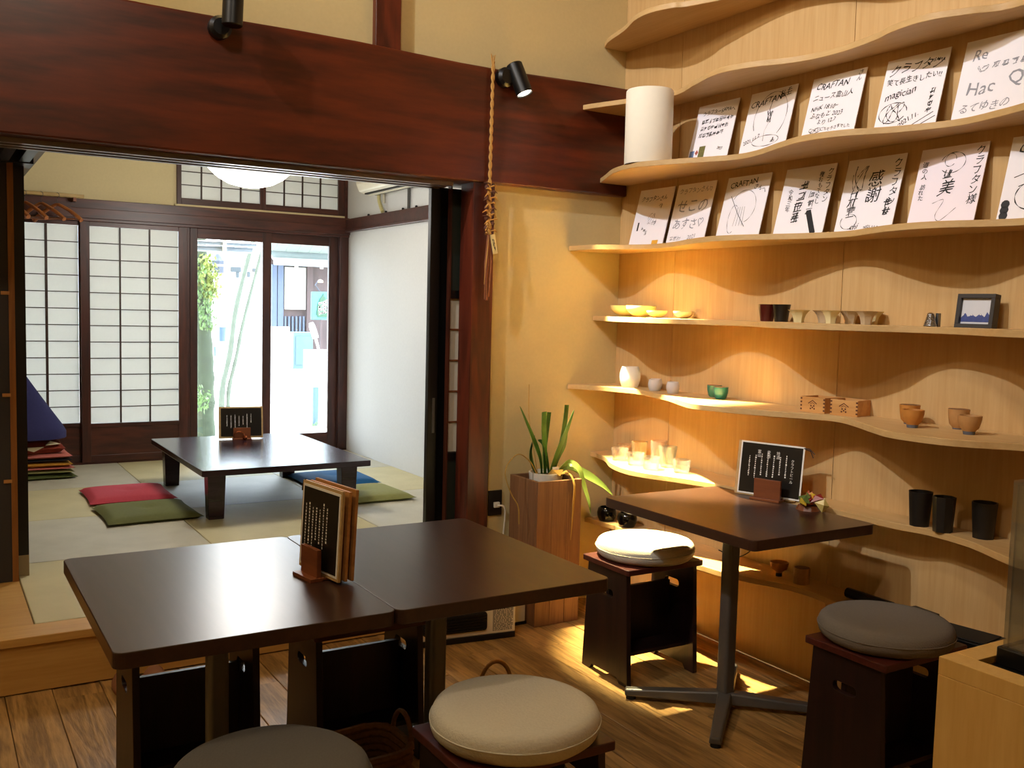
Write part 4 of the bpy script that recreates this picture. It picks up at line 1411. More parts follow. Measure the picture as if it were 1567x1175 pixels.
# ------------------------------------------------------------------ heater, little box, socket
r = empty('fan_heater', (1.932, 3.476, 0), math.radians(-7.5))
tag(r, 'cream fan heater with a dark louvred grille, under the table', 'heater')
M['heater'] = plain('heater_cream', '#d8cfb4', rough=.4)
hw = .218
MB().box(-hw, hw, 0, .13, .022, .36).obj('casing', 'heater', r, bevel=.006)
MB().box(-hw + .002, hw - .002, -.006, .134, 0, .024).obj('dark_plinth', 'black_metal', r, bevel=.004)
MB().prism(rrect(-hw + .018, .085, .045, .125, .014), 0, .004, Matrix.Rotation(math.pi / 2, 4, 'X')).obj('outlet_recess', 'rubber', r)
for k in range(6):
    MB().box(-hw + .024, .079, -.010, -.002, .052 + k * .012, .0555 + k * .012).obj('louvre', 'black_metal', r)
mb = MB()
q = random.Random(4)
for k in range(16):
    z = .128 - k * .006
    x = .112
    while x < .20:
        ln = q.uniform(.004, .018)
        mb.ribbon([(x, z), (min(x + ln, .205), z)], .003, -.0006)
        x += ln + .003
tag(mb.obj('warning_text', 'ink', r, recalc=False), kind='stuff')
mb = MB()
for k in range(2):
    mb.ribbon([(.112, .145 - k * .008), (.195 - k * .02, .145 - k * .008)], .0045, -.0006)
tag(mb.obj('red_heading', plain('red_print', '#b8431c'), r, recalc=False), kind='stuff')
r = empty('power_adapter', (2.235, 3.63, 0), 0)
tag(r, 'small cream plastic box on the floor between heater and planter', 'plastic box')
MB().box(-.055, .04, -.06, .06, .012, .125).obj('casing', 'white_plastic', r, bevel=.004)
MB().box(-.055, .052, -.06, .06, .0, .014).obj('dark_base', 'black_metal', r)
r = empty('wall_socket', (2.222, WY, .515))
tag(r, 'black wall socket plate with a pale cord beside the post', 'socket')
MB().box(-.035, .035, -.008, 0, -.058, .058).obj('cover_plate', 'black_metal', r, bevel=.002)
MB().box(-.012, .018, -.022, -.008, -.02, .005).obj('plug', 'white_plastic', r, bevel=.003)
MB().tube([tuple(p) for p in catmull([(.005, -.022, -.01), (.03, -.035, -.015), (.04, -.03, -.06), (.035, -.02, -.2), (.02, -.03, -.38)], 6)], .004, 8).obj('cord', 'white_plastic', r, smooth=True)

# ------------------------------------------------------------------ baskets under the tables
M['wicker'] = plain('brown_wicker', '#7c5630', rough=.8, noise=.4, scale=90, bump=.5)
M['wicker_pale'] = plain('pale_wicker', '#a8793a', rough=.7, noise=.3, scale=90, bump=.4)


def basket(cx, cy, rz, hmat, label, w=.17, d=.11, h=.20):
    r = empty('woven_basket', (cx, cy, 0), rz)
    tag(r, label, 'basket', 'woven baskets under the tables')
    def ring(k):
        return [(x * k, y * k) for x, y in rrect(-w, w, -d, d, .06, 6)]
    n = len(ring(1))
    for j in range(12):
        z = .006 + j * h / 12
        k = .88 + .12 * j / 12
        pts = [(x, y, z + .0015 * (1 if (i + j) % 2 else -1)) for i, (x, y) in enumerate(ring(k))]
        MB().tube(pts + [pts[0]], h / 21, 6, caps=False).obj('woven_row', 'wicker', r, smooth=True)
    MB().prism(ring(.86), 0, .008).obj('bottom', 'wicker', r)
    lv = [(x * k, y * k, zz) for k, zz in ((.87, .004), (.985, h - .004), (.955, h - .004), (.84, .004)) for x, y in ring(1)]
    lf = [(q_ * n + i, q_ * n + (i + 1) % n, ((q_ + 1) % 4) * n + (i + 1) % n, ((q_ + 1) % 4) * n + i) for q_ in range(4) for i in range(n)]
    MB().add(lv, lf).obj('side_wall', 'wicker', r)
    for s_ in (-1, 1):
        a = [(s_ * (w + .004), .055 * math.cos(t), h - .03 + .085 * math.sin(t)) for t in [i * math.pi / 12 for i in range(13)]]
        MB().tube(a, .007, 8).obj('handle', hmat, r, smooth=True)
    return r


basket(.975, 2.345, math.radians(4), 'wicker', 'dark woven basket with a loop handle beside the cream cushion', w=.13, d=.10, h=.235)
basket(1.575, 2.555, math.radians(80), 'wicker_pale', 'woven basket whose pale handle shows behind the cream cushion', w=.12, d=.085, h=.185)
# slippers in front of the step
M['slipper'] = plain('tan_slipper', '#8a5c40', rough=.6, noise=.15)
for x, y, lb in ((.60, 3.60, 'tan slipper in front of the step, partly hidden by the table'), (.70, 3.585, 'tan slipper in front of the step, toward the heater')):
    r = empty('slipper', (x, y, 0), 0)
    tag(r, lb, 'slipper', 'slippers in front of the step')
    MB().prism([(.042 * math.cos(a) * (1 + .15 * math.sin(a)), .12 * math.sin(a)) for a in [i * math.pi / 12 for i in range(24)]], 0, .015).obj('sole', 'stand_wood', r)
    v, f = [], []
    for i in range(7):
        for j in range(9):
            a = math.pi * j / 8
            t = i / 6
            rr = .044 * (1 - .5 * t ** 3)
            v.append((rr * math.cos(a), -.0 - .115 * t + .03, .012 + (.06 * (1 - .55 * t)) * math.sin(a)))
    for i in range(6):
        for j in range(8):
            f.append((i * 9 + j, i * 9 + j + 1, i * 9 + 10 + j, i * 9 + 9 + j))
    f.append(tuple(54 + j for j in range(9)))
    MB().add(v, f).obj('upper', 'slipper', r, smooth=True)

# ------------------------------------------------------------------ spot lamps on the beam


def spot_lamp(loc, aim, label, mount):
    r = empty('spot_lamp', loc)
    tag(r, label, 'lamp', 'black spot lamps on the beam')
    d = (Vector(aim) - Vector(loc)).normalized()
    mx = d.to_track_quat('Z', 'Y').to_matrix().to_4x4()
    MB().lathe([(0, -.07), (.033, -.07), (.037, -.066), (.037, .07), (.034, .07), (.033, .062), (0, .062)], 28, mx).obj('lamp_body', 'black_metal', r, smooth=True)
    MB().lathe([(0, .0625), (.033, .0625), (.026, .068), (0, .071)], 24, mx).obj('lens', 'lens', r, smooth=True)
    mo = Vector(mount) - Vector(loc)
    MB().lathe([(0, 0), (.042, 0), (.042, .03), (.03, .042), (0, .042)], 24, T(*mo) @ Matrix.Rotation(math.pi / 2, 4, 'X')).obj('wall_mount', 'black_metal', r, smooth=True)
    MB().tube([mo + Vector((0, -.02, 0)), mo * .4, d * -.01], .011, 10).obj('arm', 'black_metal', r, smooth=True)
    return r, Vector(loc) + d * .08


spot_l, lp = spot_lamp((2.245, 3.688, 2.40), (2.74, 3.03, .50), 'black spot lamp on the beam with a bright lens, beside the straw rope', (2.19, 3.732, 2.405))
light('beam_spot_light', 'SPOT', lp, 1800, (1.0, .84, .44), target=(2.74, 3.03, .50), size=.022, angle=37, blend=.6)
spot_2, lp2 = spot_lamp((.985, 3.63, 2.47), (1.02, 3.62, 3.4), 'black upward spot lamp at the top of the picture', (.96, 3.732, 2.41))
light('up_spot_light', 'SPOT', lp2, 90, (1.0, .84, .62), target=(1.2, 3.6, 3.5), size=.022, angle=110, blend=.8)

# ------------------------------------------------------------------ straw rope ornament
r = empty('straw_rope_ornament', (2.124, 3.712, 1.434))
tag(r, 'twisted straw rope with dried husks and a paper tag hanging from the beam', 'ornament')
M['straw'] = plain('straw', '#b98a44', rough=.8, noise=.2, scale=90)
M['husk'] = plain('dried_husk', '#5c3420', rough=.7, noise=.3, scale=60)
M['tail'] = plain('dried_fibre', '#8a5230', rough=.8, noise=.3, scale=90)
zt = 1.03
for k in range(2):
    pts, n = [], 150
    for i in range(n + 1):
        t = i / n
        z = zt - t * .74
        a = t * 62 + k * math.pi
        rr = .0042 + .0035 * max(0, t - .68) / .32
        pts.append((rr * math.cos(a) + .006 * (1 - t) - .003, rr * math.sin(a), z))
    MB().tube(pts, [.0045 + .003 * max(0, i / n - .68) / .32 for i in range(n + 1)], 6).obj('rope_strand', 'straw', r, smooth=True)
q = random.Random(5)
for i in range(7):
    MB().tube([(0, 0, zt - .03), (q.uniform(-.012, .012), q.uniform(-.01, 0), zt + q.uniform(.0, .03))], .002, 5).obj('frayed_straw', 'straw', r)
for i in range(18):
    z = .505 - .215 * i / 18
    a = (q.uniform(-.5, .5) if i % 2 else math.pi + q.uniform(-.5, .5))
    ln = q.uniform(.022, .042)
    MB().tube([(0, -.006, z), (ln * .6 * math.cos(a), -.010, z + .006), (ln * math.cos(a), -.008, z - q.uniform(-.006, .018))], [.003, .004, .0012], 6).obj('straw_tip', 'straw' if i % 3 else 'husk', r)
for i in range(9):
    MB().lathe([(0, -.012), (.008, -.006), (.010, .002), (.006, .010), (0, .014)], 8, T(.016 * (1 if i % 2 else -1), -.002, .49 - i * .022)).obj('husk', 'husk', r, smooth=True)
tg = MB().box(-.013, .013, -.001, .001, -.085, 0)
tg = tg.obj('paper_tag', plain('tag_paper', '#dccf9c', rough=.8), r, loc=(.008, -.018, .288), rot=(0, -.22, .1))
mb = MB()
scribble(mb, 0, -.045, .012, .05, 14, 8, .0016, -.0014)
mb.obj('tag_writing', 'ink', tg, recalc=False)
for i in range(9):
    x = q.uniform(-.012, .012)
    MB().tube([(x * .3, 0, .30), (x, q.uniform(-.006, .006), .16), (x * .9 - .004, q.uniform(-.006, .006), q.uniform(0, .03))], [.003, .005, .002], 6).obj('fibre', 'tail', r, smooth=True)
MB().tube([(-.004, -.008, .28), (-.018, -.01, .16), (-.024, -.01, .07)], .0014, 5).obj('loose_straw', 'straw', r)
MB().tube([(-.004, -.008, .28), (-.012, -.012, .20), (-.02, -.012, .14)], .0014, 5).obj('loose_straw', 'straw', r)

# ------------------------------------------------------------------ tatami room furniture
r = empty('low_table', (1.745, 5.90, TZ))
tag(r, 'low dark tatami table in the back room', 'table')
lx, ly, lh = .485, .68, .29
MB().prism(rrect(-lx, lx, -ly, ly, .012), lh - .034, lh).obj('tabletop', 'low_table', r, bevel=.003)
for a in (-1, 1):
    for b in (-1, 1):
        x, y = a * (lx - .10), b * (ly - .13)
        MB().add([(x - .042, y - .035, 0), (x + .042, y - .035, 0), (x + .042, y + .035, 0), (x - .042, y + .035, 0), (x - .05, y - .042, lh - .034), (x + .05, y - .042, lh - .034), (x + .05, y + .042, lh - .034), (x - .05, y + .042, lh - .034)],
                 [(3, 2, 1, 0), (4, 5, 6, 7), (0, 1, 5, 4), (1, 2, 6, 5), (2, 3, 7, 6), (3, 0, 4, 7)]).obj('leg', 'low_table', r, bevel=.003)
# menu on it
r = empty('menu_holder', (1.79, 6.36, TZ + lh), math.radians(-8))
tag(r, 'small wooden menu holder on the low table', 'menu stand')
stand(r, .11)
MB().tube([(-.02 + .035 * math.cos(t), -.028, .02 + .035 * math.sin(t)) for t in [math.pi * i / 10 for i in range(11)]], .003, 6).obj('wire_loop', 'copper', r)
MB().lathe([(0, -.016), (.012, -.012), (.017, 0), (.012, .012), (0, .016)], 12, T(.015, -.05, .018)).obj('copper_bell', 'copper', r, smooth=True)
b = empty('menu_board', (0, 0, 0))
b.matrix_world = Matrix.Translation((1.79, 6.37, TZ + lh + .006)) @ Matrix.Rotation(math.radians(-8), 4, 'Z') @ T(0, .0, 0) @ Matrix.Rotation(-.1, 4, 'X')
tag(b, 'dark menu on a pale board standing on the low table', 'menu')
wd, hh = .285, .208
MB().box(-wd / 2, wd / 2, .001, .007, 0, hh).obj('board', 'menu_tan', b)
MB().box(-wd / 2 + .014, wd / 2 - .01, -.001, .001, .014, hh - .01).obj('menu_sheet', 'menu_black', b)
mb = MB()
menu_print(mb, wd - .04, hh - .03, 31)
for v_ in range(len(mb.v)):
    mb.v[v_] = (mb.v[v_][0] - wd / 2 + .018, -.0016, mb.v[v_][2] + .012)
tag(mb.obj('menu_lettering', 'white_print', b, recalc=False), kind='stuff')


def zabuton_mesh(s=.27, h=.055, sag=.25, s2=None):
    s2 = s2 or s
    n = 18
    v, f = [], []
    for side in (1, -1):
        for i in range(n + 1):
            for j in range(n + 1):
                u, w_ = -1 + 2 * i / n, -1 + 2 * j / n
                e = max(0, (1 - abs(u) ** 4)) ** .42 * max(0, (1 - abs(w_) ** 4)) ** .42
                pin = 1 - .05 * (1 - abs(w_) ** 2) * abs(u) ** 3
                pin2 = 1 - .05 * (1 - abs(u) ** 2) * abs(w_) ** 3
                d = math.hypot(u, w_)
                ze = h * .32
                z = ze + (h - ze) * e * (1 - sag * math.exp(-(d / .18) ** 2)) if side > 0 else ze * (1 - min(1, e * 1.6))
                v.append((u * s * pin, w_ * s2 * pin2, z * (1 if side > 0 else 1)))
    o = (n + 1) ** 2
    for i in range(n):
        for j in range(n):
            a = i * (n + 1) + j
            f.append((a, a + n + 1, a + n + 2, a + 1))
            f.append((o + a, o + a + 1, o + a + n + 2, o + a + n + 1))
    return v, f


def zabuton(name, loc, rz, mat, label, cat='cushion', group=None, s=.27, h=.048, tuft=True, s2=None, rot=None, sag=.35):
    r = empty(name, loc, rz, rot=rot)
    tag(r, label, cat, group)
    v, f = zabuton_mesh(s, h, sag, s2)
    bm = bmesh.new()
    vs_ = [bm.verts.new(p) for p in v]
    for q_ in f:
        bm.faces.new([vs_[i] for i in q_])
    bmesh.ops.remove_doubles(bm, verts=bm.verts[:], dist=.0005)
    bmesh.ops.recalc_face_normals(bm, faces=bm.faces)
    me = bpy.data.meshes.new('cover')
    bm.to_mesh(me)
    bm.free()
    mesh_obj('cover', me, mat, r, smooth=True)
    if tuft:
        for a in (.6, 2.2, 3.7, 5.3):
            MB().tube([(0, 0, h * .66), (.02 * math.cos(a), .02 * math.sin(a), h * .80)], .0018, 5).obj('tuft_thread', mat, r)
    return r


def fab(n_, c, **k):
    M[n_] = plain(n_, c, rough=.85, noise=.1, scale=60, bump=.15, spec=.2, **k)


fab('zab_red', '#b0404c')
fab('zab_green', '#66693f')
fab('zab_blue', '#1f5480')
fab('zab_olive', '#82814e')
fab('zab_purple', '#2f2f58')
fab('zab_mustard', '#b07a26')
fab('zab_moss', '#4a5026')
fab('zab_pink', '#b8685c')
fab('zab_black', '#181618')
fab('zab_brick', '#7a3020')
zabuton('floor_cushion', (1.045, 6.17, TZ), .0, 'zab_red', 'rose red floor cushion left of the low table', group='square floor cushions', s=.245)
zabuton('floor_cushion', (1.05, 5.60, TZ), .03, 'zab_green', 'moss green floor cushion in front of the rose red one', group='square floor cushions', s=.25)
zabuton('floor_cushion', (2.36, 6.17, TZ), -.02, 'zab_blue', 'blue floor cushion beyond the low table', group='square floor cushions', s=.25)
zabuton('floor_cushion', (2.34, 5.60, TZ), .04, 'zab_olive', 'olive floor cushion in front of the blue one', group='square floor cushions', s=.25)
# pile in the corner
z = TZ
pile = [('zab_moss', .042, 'dark moss cushion at the bottom of the corner pile', .27), ('zab_olive', .028, 'olive cushion second from the bottom of the corner pile', .262),
        ('zab_pink', .02, 'thin pinkish cushion under the mustard one in the corner pile', .262), ('zab_mustard', .036, 'mustard cushion in the corner pile', .255),
        ('zab_black', .02, 'thin black cushion in the middle of the corner pile', .25), ('zab_pink', .042, 'salmon pink cushion above the black one in the corner pile', .25)]
for mt, h, lb, s in pile:
    zabuton('floor_cushion', (.585, 7.18, z), R.uniform(-.05, .05), mt, lb, group='cushions piled in the corner', s=s, h=h, tuft=False, sag=.05)
    z += h * .93
pc_ = zabuton('patterned_cushion', (.56, 7.15, z), .05, 'zab_brick', 'brick red cushion with cream triangles on top of the corner pile', group='cushions piled in the corner', s=.225, h=.09, tuft=False, sag=.05)
M['cream_patch'] = plain('cream_patch', '#cfc3a0', rough=.9)
for (a, b, c_) in (((-.05, -.232, .045), (.09, -.232, .045), (.03, -.226, .015)), ((.10, -.232, .055), (.19, -.225, .06), (.13, -.215, .080)), ((-.16, -.23, .06), (-.08, -.23, .06), (-.12, -.218, .08))):
    MB().add([a, b, c_, (a[0], a[1] + .02, a[2]), (b[0], b[1] + .02, b[2]), (c_[0], c_[1] + .02, c_[2])], [(0, 1, 2), (5, 4, 3), (0, 3, 4, 1), (1, 4, 5, 2), (2, 5, 3, 0)]).obj('triangle_patch', 'cream_patch', pc_)
# large purple cushion: pyramid shaped
r = empty('pyramid_cushion', (.50, 7.12, z + .083), 0)
tag(r, 'large dark blue-violet pyramid cushion on top of the pile', 'cushion')
v, f = [], []
nl, ns = 12, 28
for i in range(nl + 1):
    t = i / nl
    for j in range(ns):
        a = 2 * math.pi * j / ns + math.pi / 4
        c_, s_ = math.cos(a), math.sin(a)
        k = (abs(c_) ** 3.2 + abs(s_) ** 3.2) ** (-1 / 3.2)
        rad = .345 * (1 - t) * (1 - .06 * t) + .018 * t
        if t < .1:
            rad *= .9 + t
        v.append((rad * k * c_, rad * k * s_ * .8, .012 + t * .50 + .018 * (1 - t) * (1 - math.cos(2 * a)) * .0))
for i in range(nl):
    for j in range(ns):
        l = (j + 1) % ns
        f.append((i * ns + j, i * ns + l, (i + 1) * ns + l, (i + 1) * ns + j))
f.append(tuple(range(ns))[::-1])
f.append(tuple(nl * ns + j for j in range(ns)))
MB().add(v, f).obj('cover', 'zab_purple', r, smooth=True)
MB().tube([(.0, 0, .51), (.0, .0, .527)], .012, 8).obj('tip_tuft', 'zab_purple', r)

# coat rail and hangers
r = empty('coat_rail', (.62, 7.42, 2.07))
tag(r, 'pale wooden coat rail fixed along the lintel', 'rail')
MB().box(-.6, .36, -.012, .012, .026, .05).obj('rail_bar', wood('rail_wood', '#a88a52', '#c4a86c', 'x', var=0), r, bevel=.003)
for x in (-.5, .3):
    MB().box(x - .01, x + .01, -.012, .06, .0, .026).obj('bracket', 'stand_wood', r)
M['hanger'] = wood('hanger_wood', '#8a4e24', '#b06a34', 'x', rough=.35, var=.12)


def hanger(x, y, rz, label):
    r = empty('coat_hanger', (x, y, 2.09), rz)
    tag(r, label, 'hanger', 'wooden hangers on the coat rail')
    pts = catmull([(-.20, 0, -.165), (-.12, 0, -.11), (-.03, 0, -.065), (.0, 0, -.058), (.03, 0, -.065), (.12, 0, -.11), (.20, 0, -.165)], 5)
    MB().tube([tuple(p) for p in pts], [.010 + .006 * abs(i / (len(pts) - 1) * 2 - 1) for i in range(len(pts))], 8).obj('shoulder_bar', 'hanger', r, smooth=True)
    MB().tube([(-.17, 0, -.155), (.17, 0, -.155)], .005, 8).obj('trouser_bar', 'hanger', r)
    hk = [(0, 0, -.058), (0, 0, -.02)] + [(.018 * math.sin(t), 0, .004 - .018 * math.cos(t) + .0) for t in [i * .42 for i in range(9)]]
    MB().tube(hk, .002, 6).obj('hook', 'steel', r)
    return r


for i, (x, a, lb) in enumerate(((.40, -1.05, 'wooden hanger deepest behind the dark door'), (.50, -1.0, 'wooden hanger second from the dark door'), (.60, -.95, 'wooden hanger in the middle of the rail'), (.70, -.9, 'wooden hanger second from the free end of the rail'), (.80, -.85, 'wooden hanger at the free end of the rail'))):
    hanger(x, 7.33, a, lb)

# pendant lamp
r = empty('pendant_lamp', (1.68, 5.8, 2.08))
tag(r, 'round glowing white ceiling lamp of the tatami room', 'lamp')
MB().lathe([(0, 0), (.06, .004), (.13, .022), (.19, .055), (.24, .10), (.27, .15), (.275, .19), (.265, .2), (.05, .205), (0, .205)], 40).obj('shade', 'lamp_shade', r, smooth=True)
MB().lathe([(0, .205), (.06, .205), (.06, .23), (.03, .25), (.012, .27), (.012, .82), (0, .82)], 20).obj('stem', 'white_plastic', r, smooth=True)
light('pendant_light', 'POINT', (1.68, 5.8, 2.0), 32, (1.0, .96, .90), size=.2)

# air conditioner
r = empty('air_conditioner', (BX, 6.40, 2.215))
tag(r, 'cream wall air conditioner high on the pale side wall', 'air conditioner')
M['ac'] = plain('ac_cream', '#d8d0ba', rough=.35)
prof = [(0, .03), (0, .30), (-.20, .30), (-.228, .27), (-.228, .07), (-.205, .022), (-.17, .008), (-.05, .012)]
MB().prism([(x, z) for x, z in prof], -.40, .40, Matrix.Rotation(math.pi / 2, 4, 'X')).obj('casing', 'ac', r, bevel=.006)
MB().box(-.175, -.085, -.36, .36, .0, .0125).obj('outlet_slot', 'black_metal', r)
MB().box(-.15, -.128, -.35, .35, -.008, .002).obj('flap', 'ac', r)
MB().tube([tuple(p) for p in catmull([(-.04, .41, .04), (-.035, .42, -.02), (-.03, .40, -.07), (-.03, .36, -.115)], 6)], .014, 8).obj('hose', plain('hose_yellow', '#c9bd84', rough=.5), r, smooth=True)
MB().tube([(-.014, .38, .04), (-.014, .37, -.05)], .009, 8).obj('pipe', 'ac', r, smooth=True)
MB().tube([(-.014, -.06, .03), (-.014, -.06, -.125)], .011, 8).obj('pipe', 'steel', r, smooth=True)
#OUTSIDE
# ------------------------------------------------------------------ garden and house across the yard


def at(px, py, Y):
    d = fwd + rgt * ((px - 783.5) / F_PX) + dwn * ((py - 587.5) / F_PX)
    return Vector((0, 0, CAM_H)) + d * (Y / d.y)


GZ = -.15
gd = MB().box(-14, 26, 7.62, 40, GZ - .1, GZ).obj('ground', plain('pale_gravel', '#d2cec2', rough=.95, noise=.15, scale=8, bump=.4))
struct(gd, 'bright gravel yard outside the glass doors')
st = MB().box(.0, 3.2, 7.66, 8.2, GZ, .08).obj('step_stone', plain('step_stone', '#b8b4a8', rough=.9, bump=.3), bevel=.02)
tag(st, 'pale stone step just outside the glass doors', 'step')
# own eave with gutter
ev = MB().add([(-3, 7.62, 2.75), (4, 7.62, 2.75), (4, 8.75, 2.28), (-3, 8.75, 2.28), (-3, 7.62, 2.82), (4, 7.62, 2.82), (4, 8.75, 2.35), (-3, 8.75, 2.35)],
              [(0, 1, 2, 3), (4, 7, 6, 5), (0, 4, 5, 1), (1, 5, 6, 2), (2, 6, 7, 3), (3, 7, 4, 0)]).obj('ceiling_eave', 'dark_trim')
struct(ev, 'eave outside the glass doors')
r = empty('awning_rail', (0, 8.7, 0))
tag(r, 'grey gutter rail under the eave outside the glass doors', 'gutter')
a, b = at(296, 372, 8.7), at(392, 377, 8.7)
M['gutter'] = plain('grey_gutter', '#7c8894', rough=.4)
MB().tube([(a.x - .3, 0, a.z + .01), (b.x, 0, b.z + .01)], .018, 10).obj('upper_pipe', 'gutter', r)
MB().tube([(a.x - .3, .03, a.z - .04), (b.x - .03, .03, b.z - .035)], .03, 10).obj('lower_pipe', 'gutter', r)
c = at(343, 374, 8.7)
MB().box(c.x - .015, c.x + .015, -.03, .06, c.z - .09, 2.32).obj('bracket', 'white_plastic', r)


def tree(name, pts, rad, mat, label, leaves=None, seed=1):
    r = empty(name, pts[0])
    tag(r, label, 'tree', 'trees outside the glass doors')
    q = random.Random(seed)
    o = Vector(pts[0])
    c = catmull([Vector(p) - o for p in pts], 8)
    n = len(c)
    rs = [rad * (1.25 - .5 * i / n) * (1 + q.uniform(-.10, .10)) for i in range(n)]
    MB().tube([tuple(p) for p in c], rs, 12).obj('trunk', mat, r, smooth=True)
    for k, (cen, size, cnt, lm) in enumerate(leaves or []):
        mb = MB()
        for i in range(cnt):
            d = Vector((q.gauss(0, 1), q.gauss(0, 1), q.gauss(0, 1)))
            d = d.normalized() * size * q.random() ** .4
            d.z *= 1.3
            mx = T(*(Vector(cen) - o + d)) @ Euler((q.uniform(0, 6), q.uniform(0, 6), q.uniform(0, 6))).to_matrix().to_4x4()
            s = q.uniform(.018, .036)
            mb.add([(-s, 0, 0), (0, -s * .5, .006), (s, 0, 0), (0, s * .5, .006)], [(0, 1, 2, 3)], mx)
        f = mb.obj('foliage', lm, r, recalc=False)
        tag(f, kind='stuff')
    return r


M['bark_moss'] = plain('mossy_bark', '#333d2e', rough=.95, noise=.7, scale=9, bump=1.0)
M['bark_pale'] = plain('pale_bark', '#4c544a', rough=.95, noise=.35, scale=14, bump=1.0)
M['foliage_lime'] = plain('lime_foliage', '#6c7a2c', rough=.6, noise=.3, scale=20)
M['foliage_mid'] = plain('mid_foliage', '#52703c', rough=.6, noise=.3, scale=20)
Yt = 10.2
tb, tm, tt = at(314, 604, Yt), at(311, 500, Yt), at(307, 395, Yt)
tree('mossy_tree', [(tb.x, Yt, GZ), tuple(tb), tuple(tm), tuple(tt), (tt.x - .1, Yt, tt.z + 1)], .085, 'bark_moss', 'mossy tree trunk with lime green leaves outside the glass door',
     [(tuple(at(318, 425, Yt - .15)), .13, 170, M['foliage_lime']), (tuple(at(324, 442, Yt - .2)), .10, 120, M['foliage_lime']), (tuple(at(308, 455, Yt - .15)), .14, 160, M['foliage_mid']),
      (tuple(at(318, 490, Yt - .15)), .10, 90, M['foliage_mid']), (tuple(at(304, 420, Yt - .1)), .13, 140, M['foliage_mid']), (tuple(at(316, 404, Yt - .1)), .10, 110, M['foliage_lime']), (tuple(at(305, 612, Yt - .3)), .12, 120, M['foliage_mid'])], 3)
for (p0, p1, p2, rd, lb, sd) in ((( 340, 598), (352, 540), (366, 450), .030, 'pale slanting trunk beside the mossy tree', 4), ((350, 600), (362, 545), (378, 470), .022, 'thinner pale slanting trunk, farther from the mossy tree', 5)):
    a, b, c = at(*p0, 11.6), at(*p1, 11.6), at(*p2, 11.6)
    tree('slanting_tree', [(a.x, 11.6, GZ), tuple(a), tuple(b), tuple(c), (c.x + .45, 11.7, c.z + 1.6)], rd, 'bark_pale', lb, None, sd)
# pale building far behind the trees
Yb = 24
r = empty('white_building', (at(350, 500, Yb).x, Yb, GZ))
tag(r, 'white building with small windows far behind the trees', 'building')
o = Vector(r.location)
M['white_wall'] = plain('white_wall', '#c4c4c4', rough=.9)
M['dark_window'] = plain('dark_window', '#26323a', rough=.3)
x0, x1 = at(270, 500, Yb).x - o.x, at(412, 500, Yb).x - o.x
MB().box(x0, x1, 0, 3, 0, at(350, 395, Yb).z - GZ).obj('wall', 'white_wall', r)
MB().box(x0 - .3, x1 + .2, -.5, 3.2, at(350, 395, Yb).z - GZ, at(350, 378, Yb).z - GZ).obj('roof', 'white_wall', r)
for (u0, u1, v0, v1) in ((353, 368, 409, 416), (361, 365, 416, 425), (386, 391, 411, 416), (378, 382, 416, 424), (380, 398, 450, 468), (346, 362, 452, 470), (346, 360, 496, 520)):
    a, b = at(u0, v1, Yb) - o, at(u1, v0, Yb) - o
    MB().box(a.x, b.x, -.06, .02, a.z, b.z).obj('window', 'dark_window' if v1 < 430 else plain('pale_window', '#84888e', rough=.4) if 'pale_window' not in bpy.data.materials else bpy.data.materials['pale_window'], r)
r = empty('garden_lantern', (at(333, 400, 12.5).x, 12.5, GZ))
tag(r, 'dark lantern on a pale post by the mossy tree', 'lantern')
o = Vector(r.location)
a = at(333, 415, 12.5) - o
M['lantern_dark'] = plain('lantern_dark', '#2e3646', rough=.6)
MB().lathe([(0, -.02), (.08, -.02), (.085, .13), (.06, .16), (.02, .22), (0, .22)], 8, T(a.x, 0, a.z)).obj('lantern_body', 'lantern_dark', r)
MB().tube([(a.x, 0, 0), (a.x, 0, a.z)], .02, 8).obj('lantern_post', 'white_wall', r)
MB().box(a.x - .05, a.x + .05, -.088, -.08, a.z + .06, a.z + .085).obj('pale_slot', 'white_print', r)  # white strip across the lantern front
for (u, v0, v1, lb) in ((339, 500, 522, 'dark blue planter pot behind the mossy trunk, upper one'), (333, 530, 545, 'dark blue planter pot behind the mossy trunk, lower one')):
    Yp = 12.9 if v0 == 500 else 13.4
    a, b = at(u, v1, Yp), at(u, v0, Yp)
    r = empty('blue_pot', (a.x, Yp, a.z))
    tag(r, lb, 'pot')
    MB().lathe([(0, 0), (.05, 0), (.06, (b.z - a.z) * .9), (.065, b.z - a.z), (.05, b.z - a.z), (0, b.z - a.z - .02)], 16).obj('pot_body', plain('blue_pot', '#2c4468', rough=.4) if 'blue_pot' not in bpy.data.materials else bpy.data.materials['blue_pot'], r, smooth=True)
    MB().box(-.03, .03, -.03, .03, GZ - a.z, 0).obj('pot_stand', 'white_wall', r)
# old wooden house across the yard
Yh = 17.0
r = empty('wooden_house', (at(455, 560, Yh).x, Yh, GZ))
tag(r, 'old wooden house with a tiled roof across the yard', 'building')
o = Vector(r.location)
M['house_wood'] = wood('weathered_wood', '#34282a', '#4c3c3e', 'z', rough=.8, var=.08)
M['house_blue'] = plain('blue_grey_wood', '#45526a', rough=.8)
M['screen'] = plain('pale_screen', '#a4a6a2', rough=.8, noise=.03)
M['roof_tile'] = plain('roof_tile', '#646f6d', rough=.5, noise=.25, scale=20)


def hb(u0, u1, v0, v1, y0, y1, nm, mt):
    a, b = at(u0, v1, Yh) - o, at(u1, v0, Yh) - o
    return MB().box(a.x, b.x, y0, y1, a.z, b.z).obj(nm, mt, r)


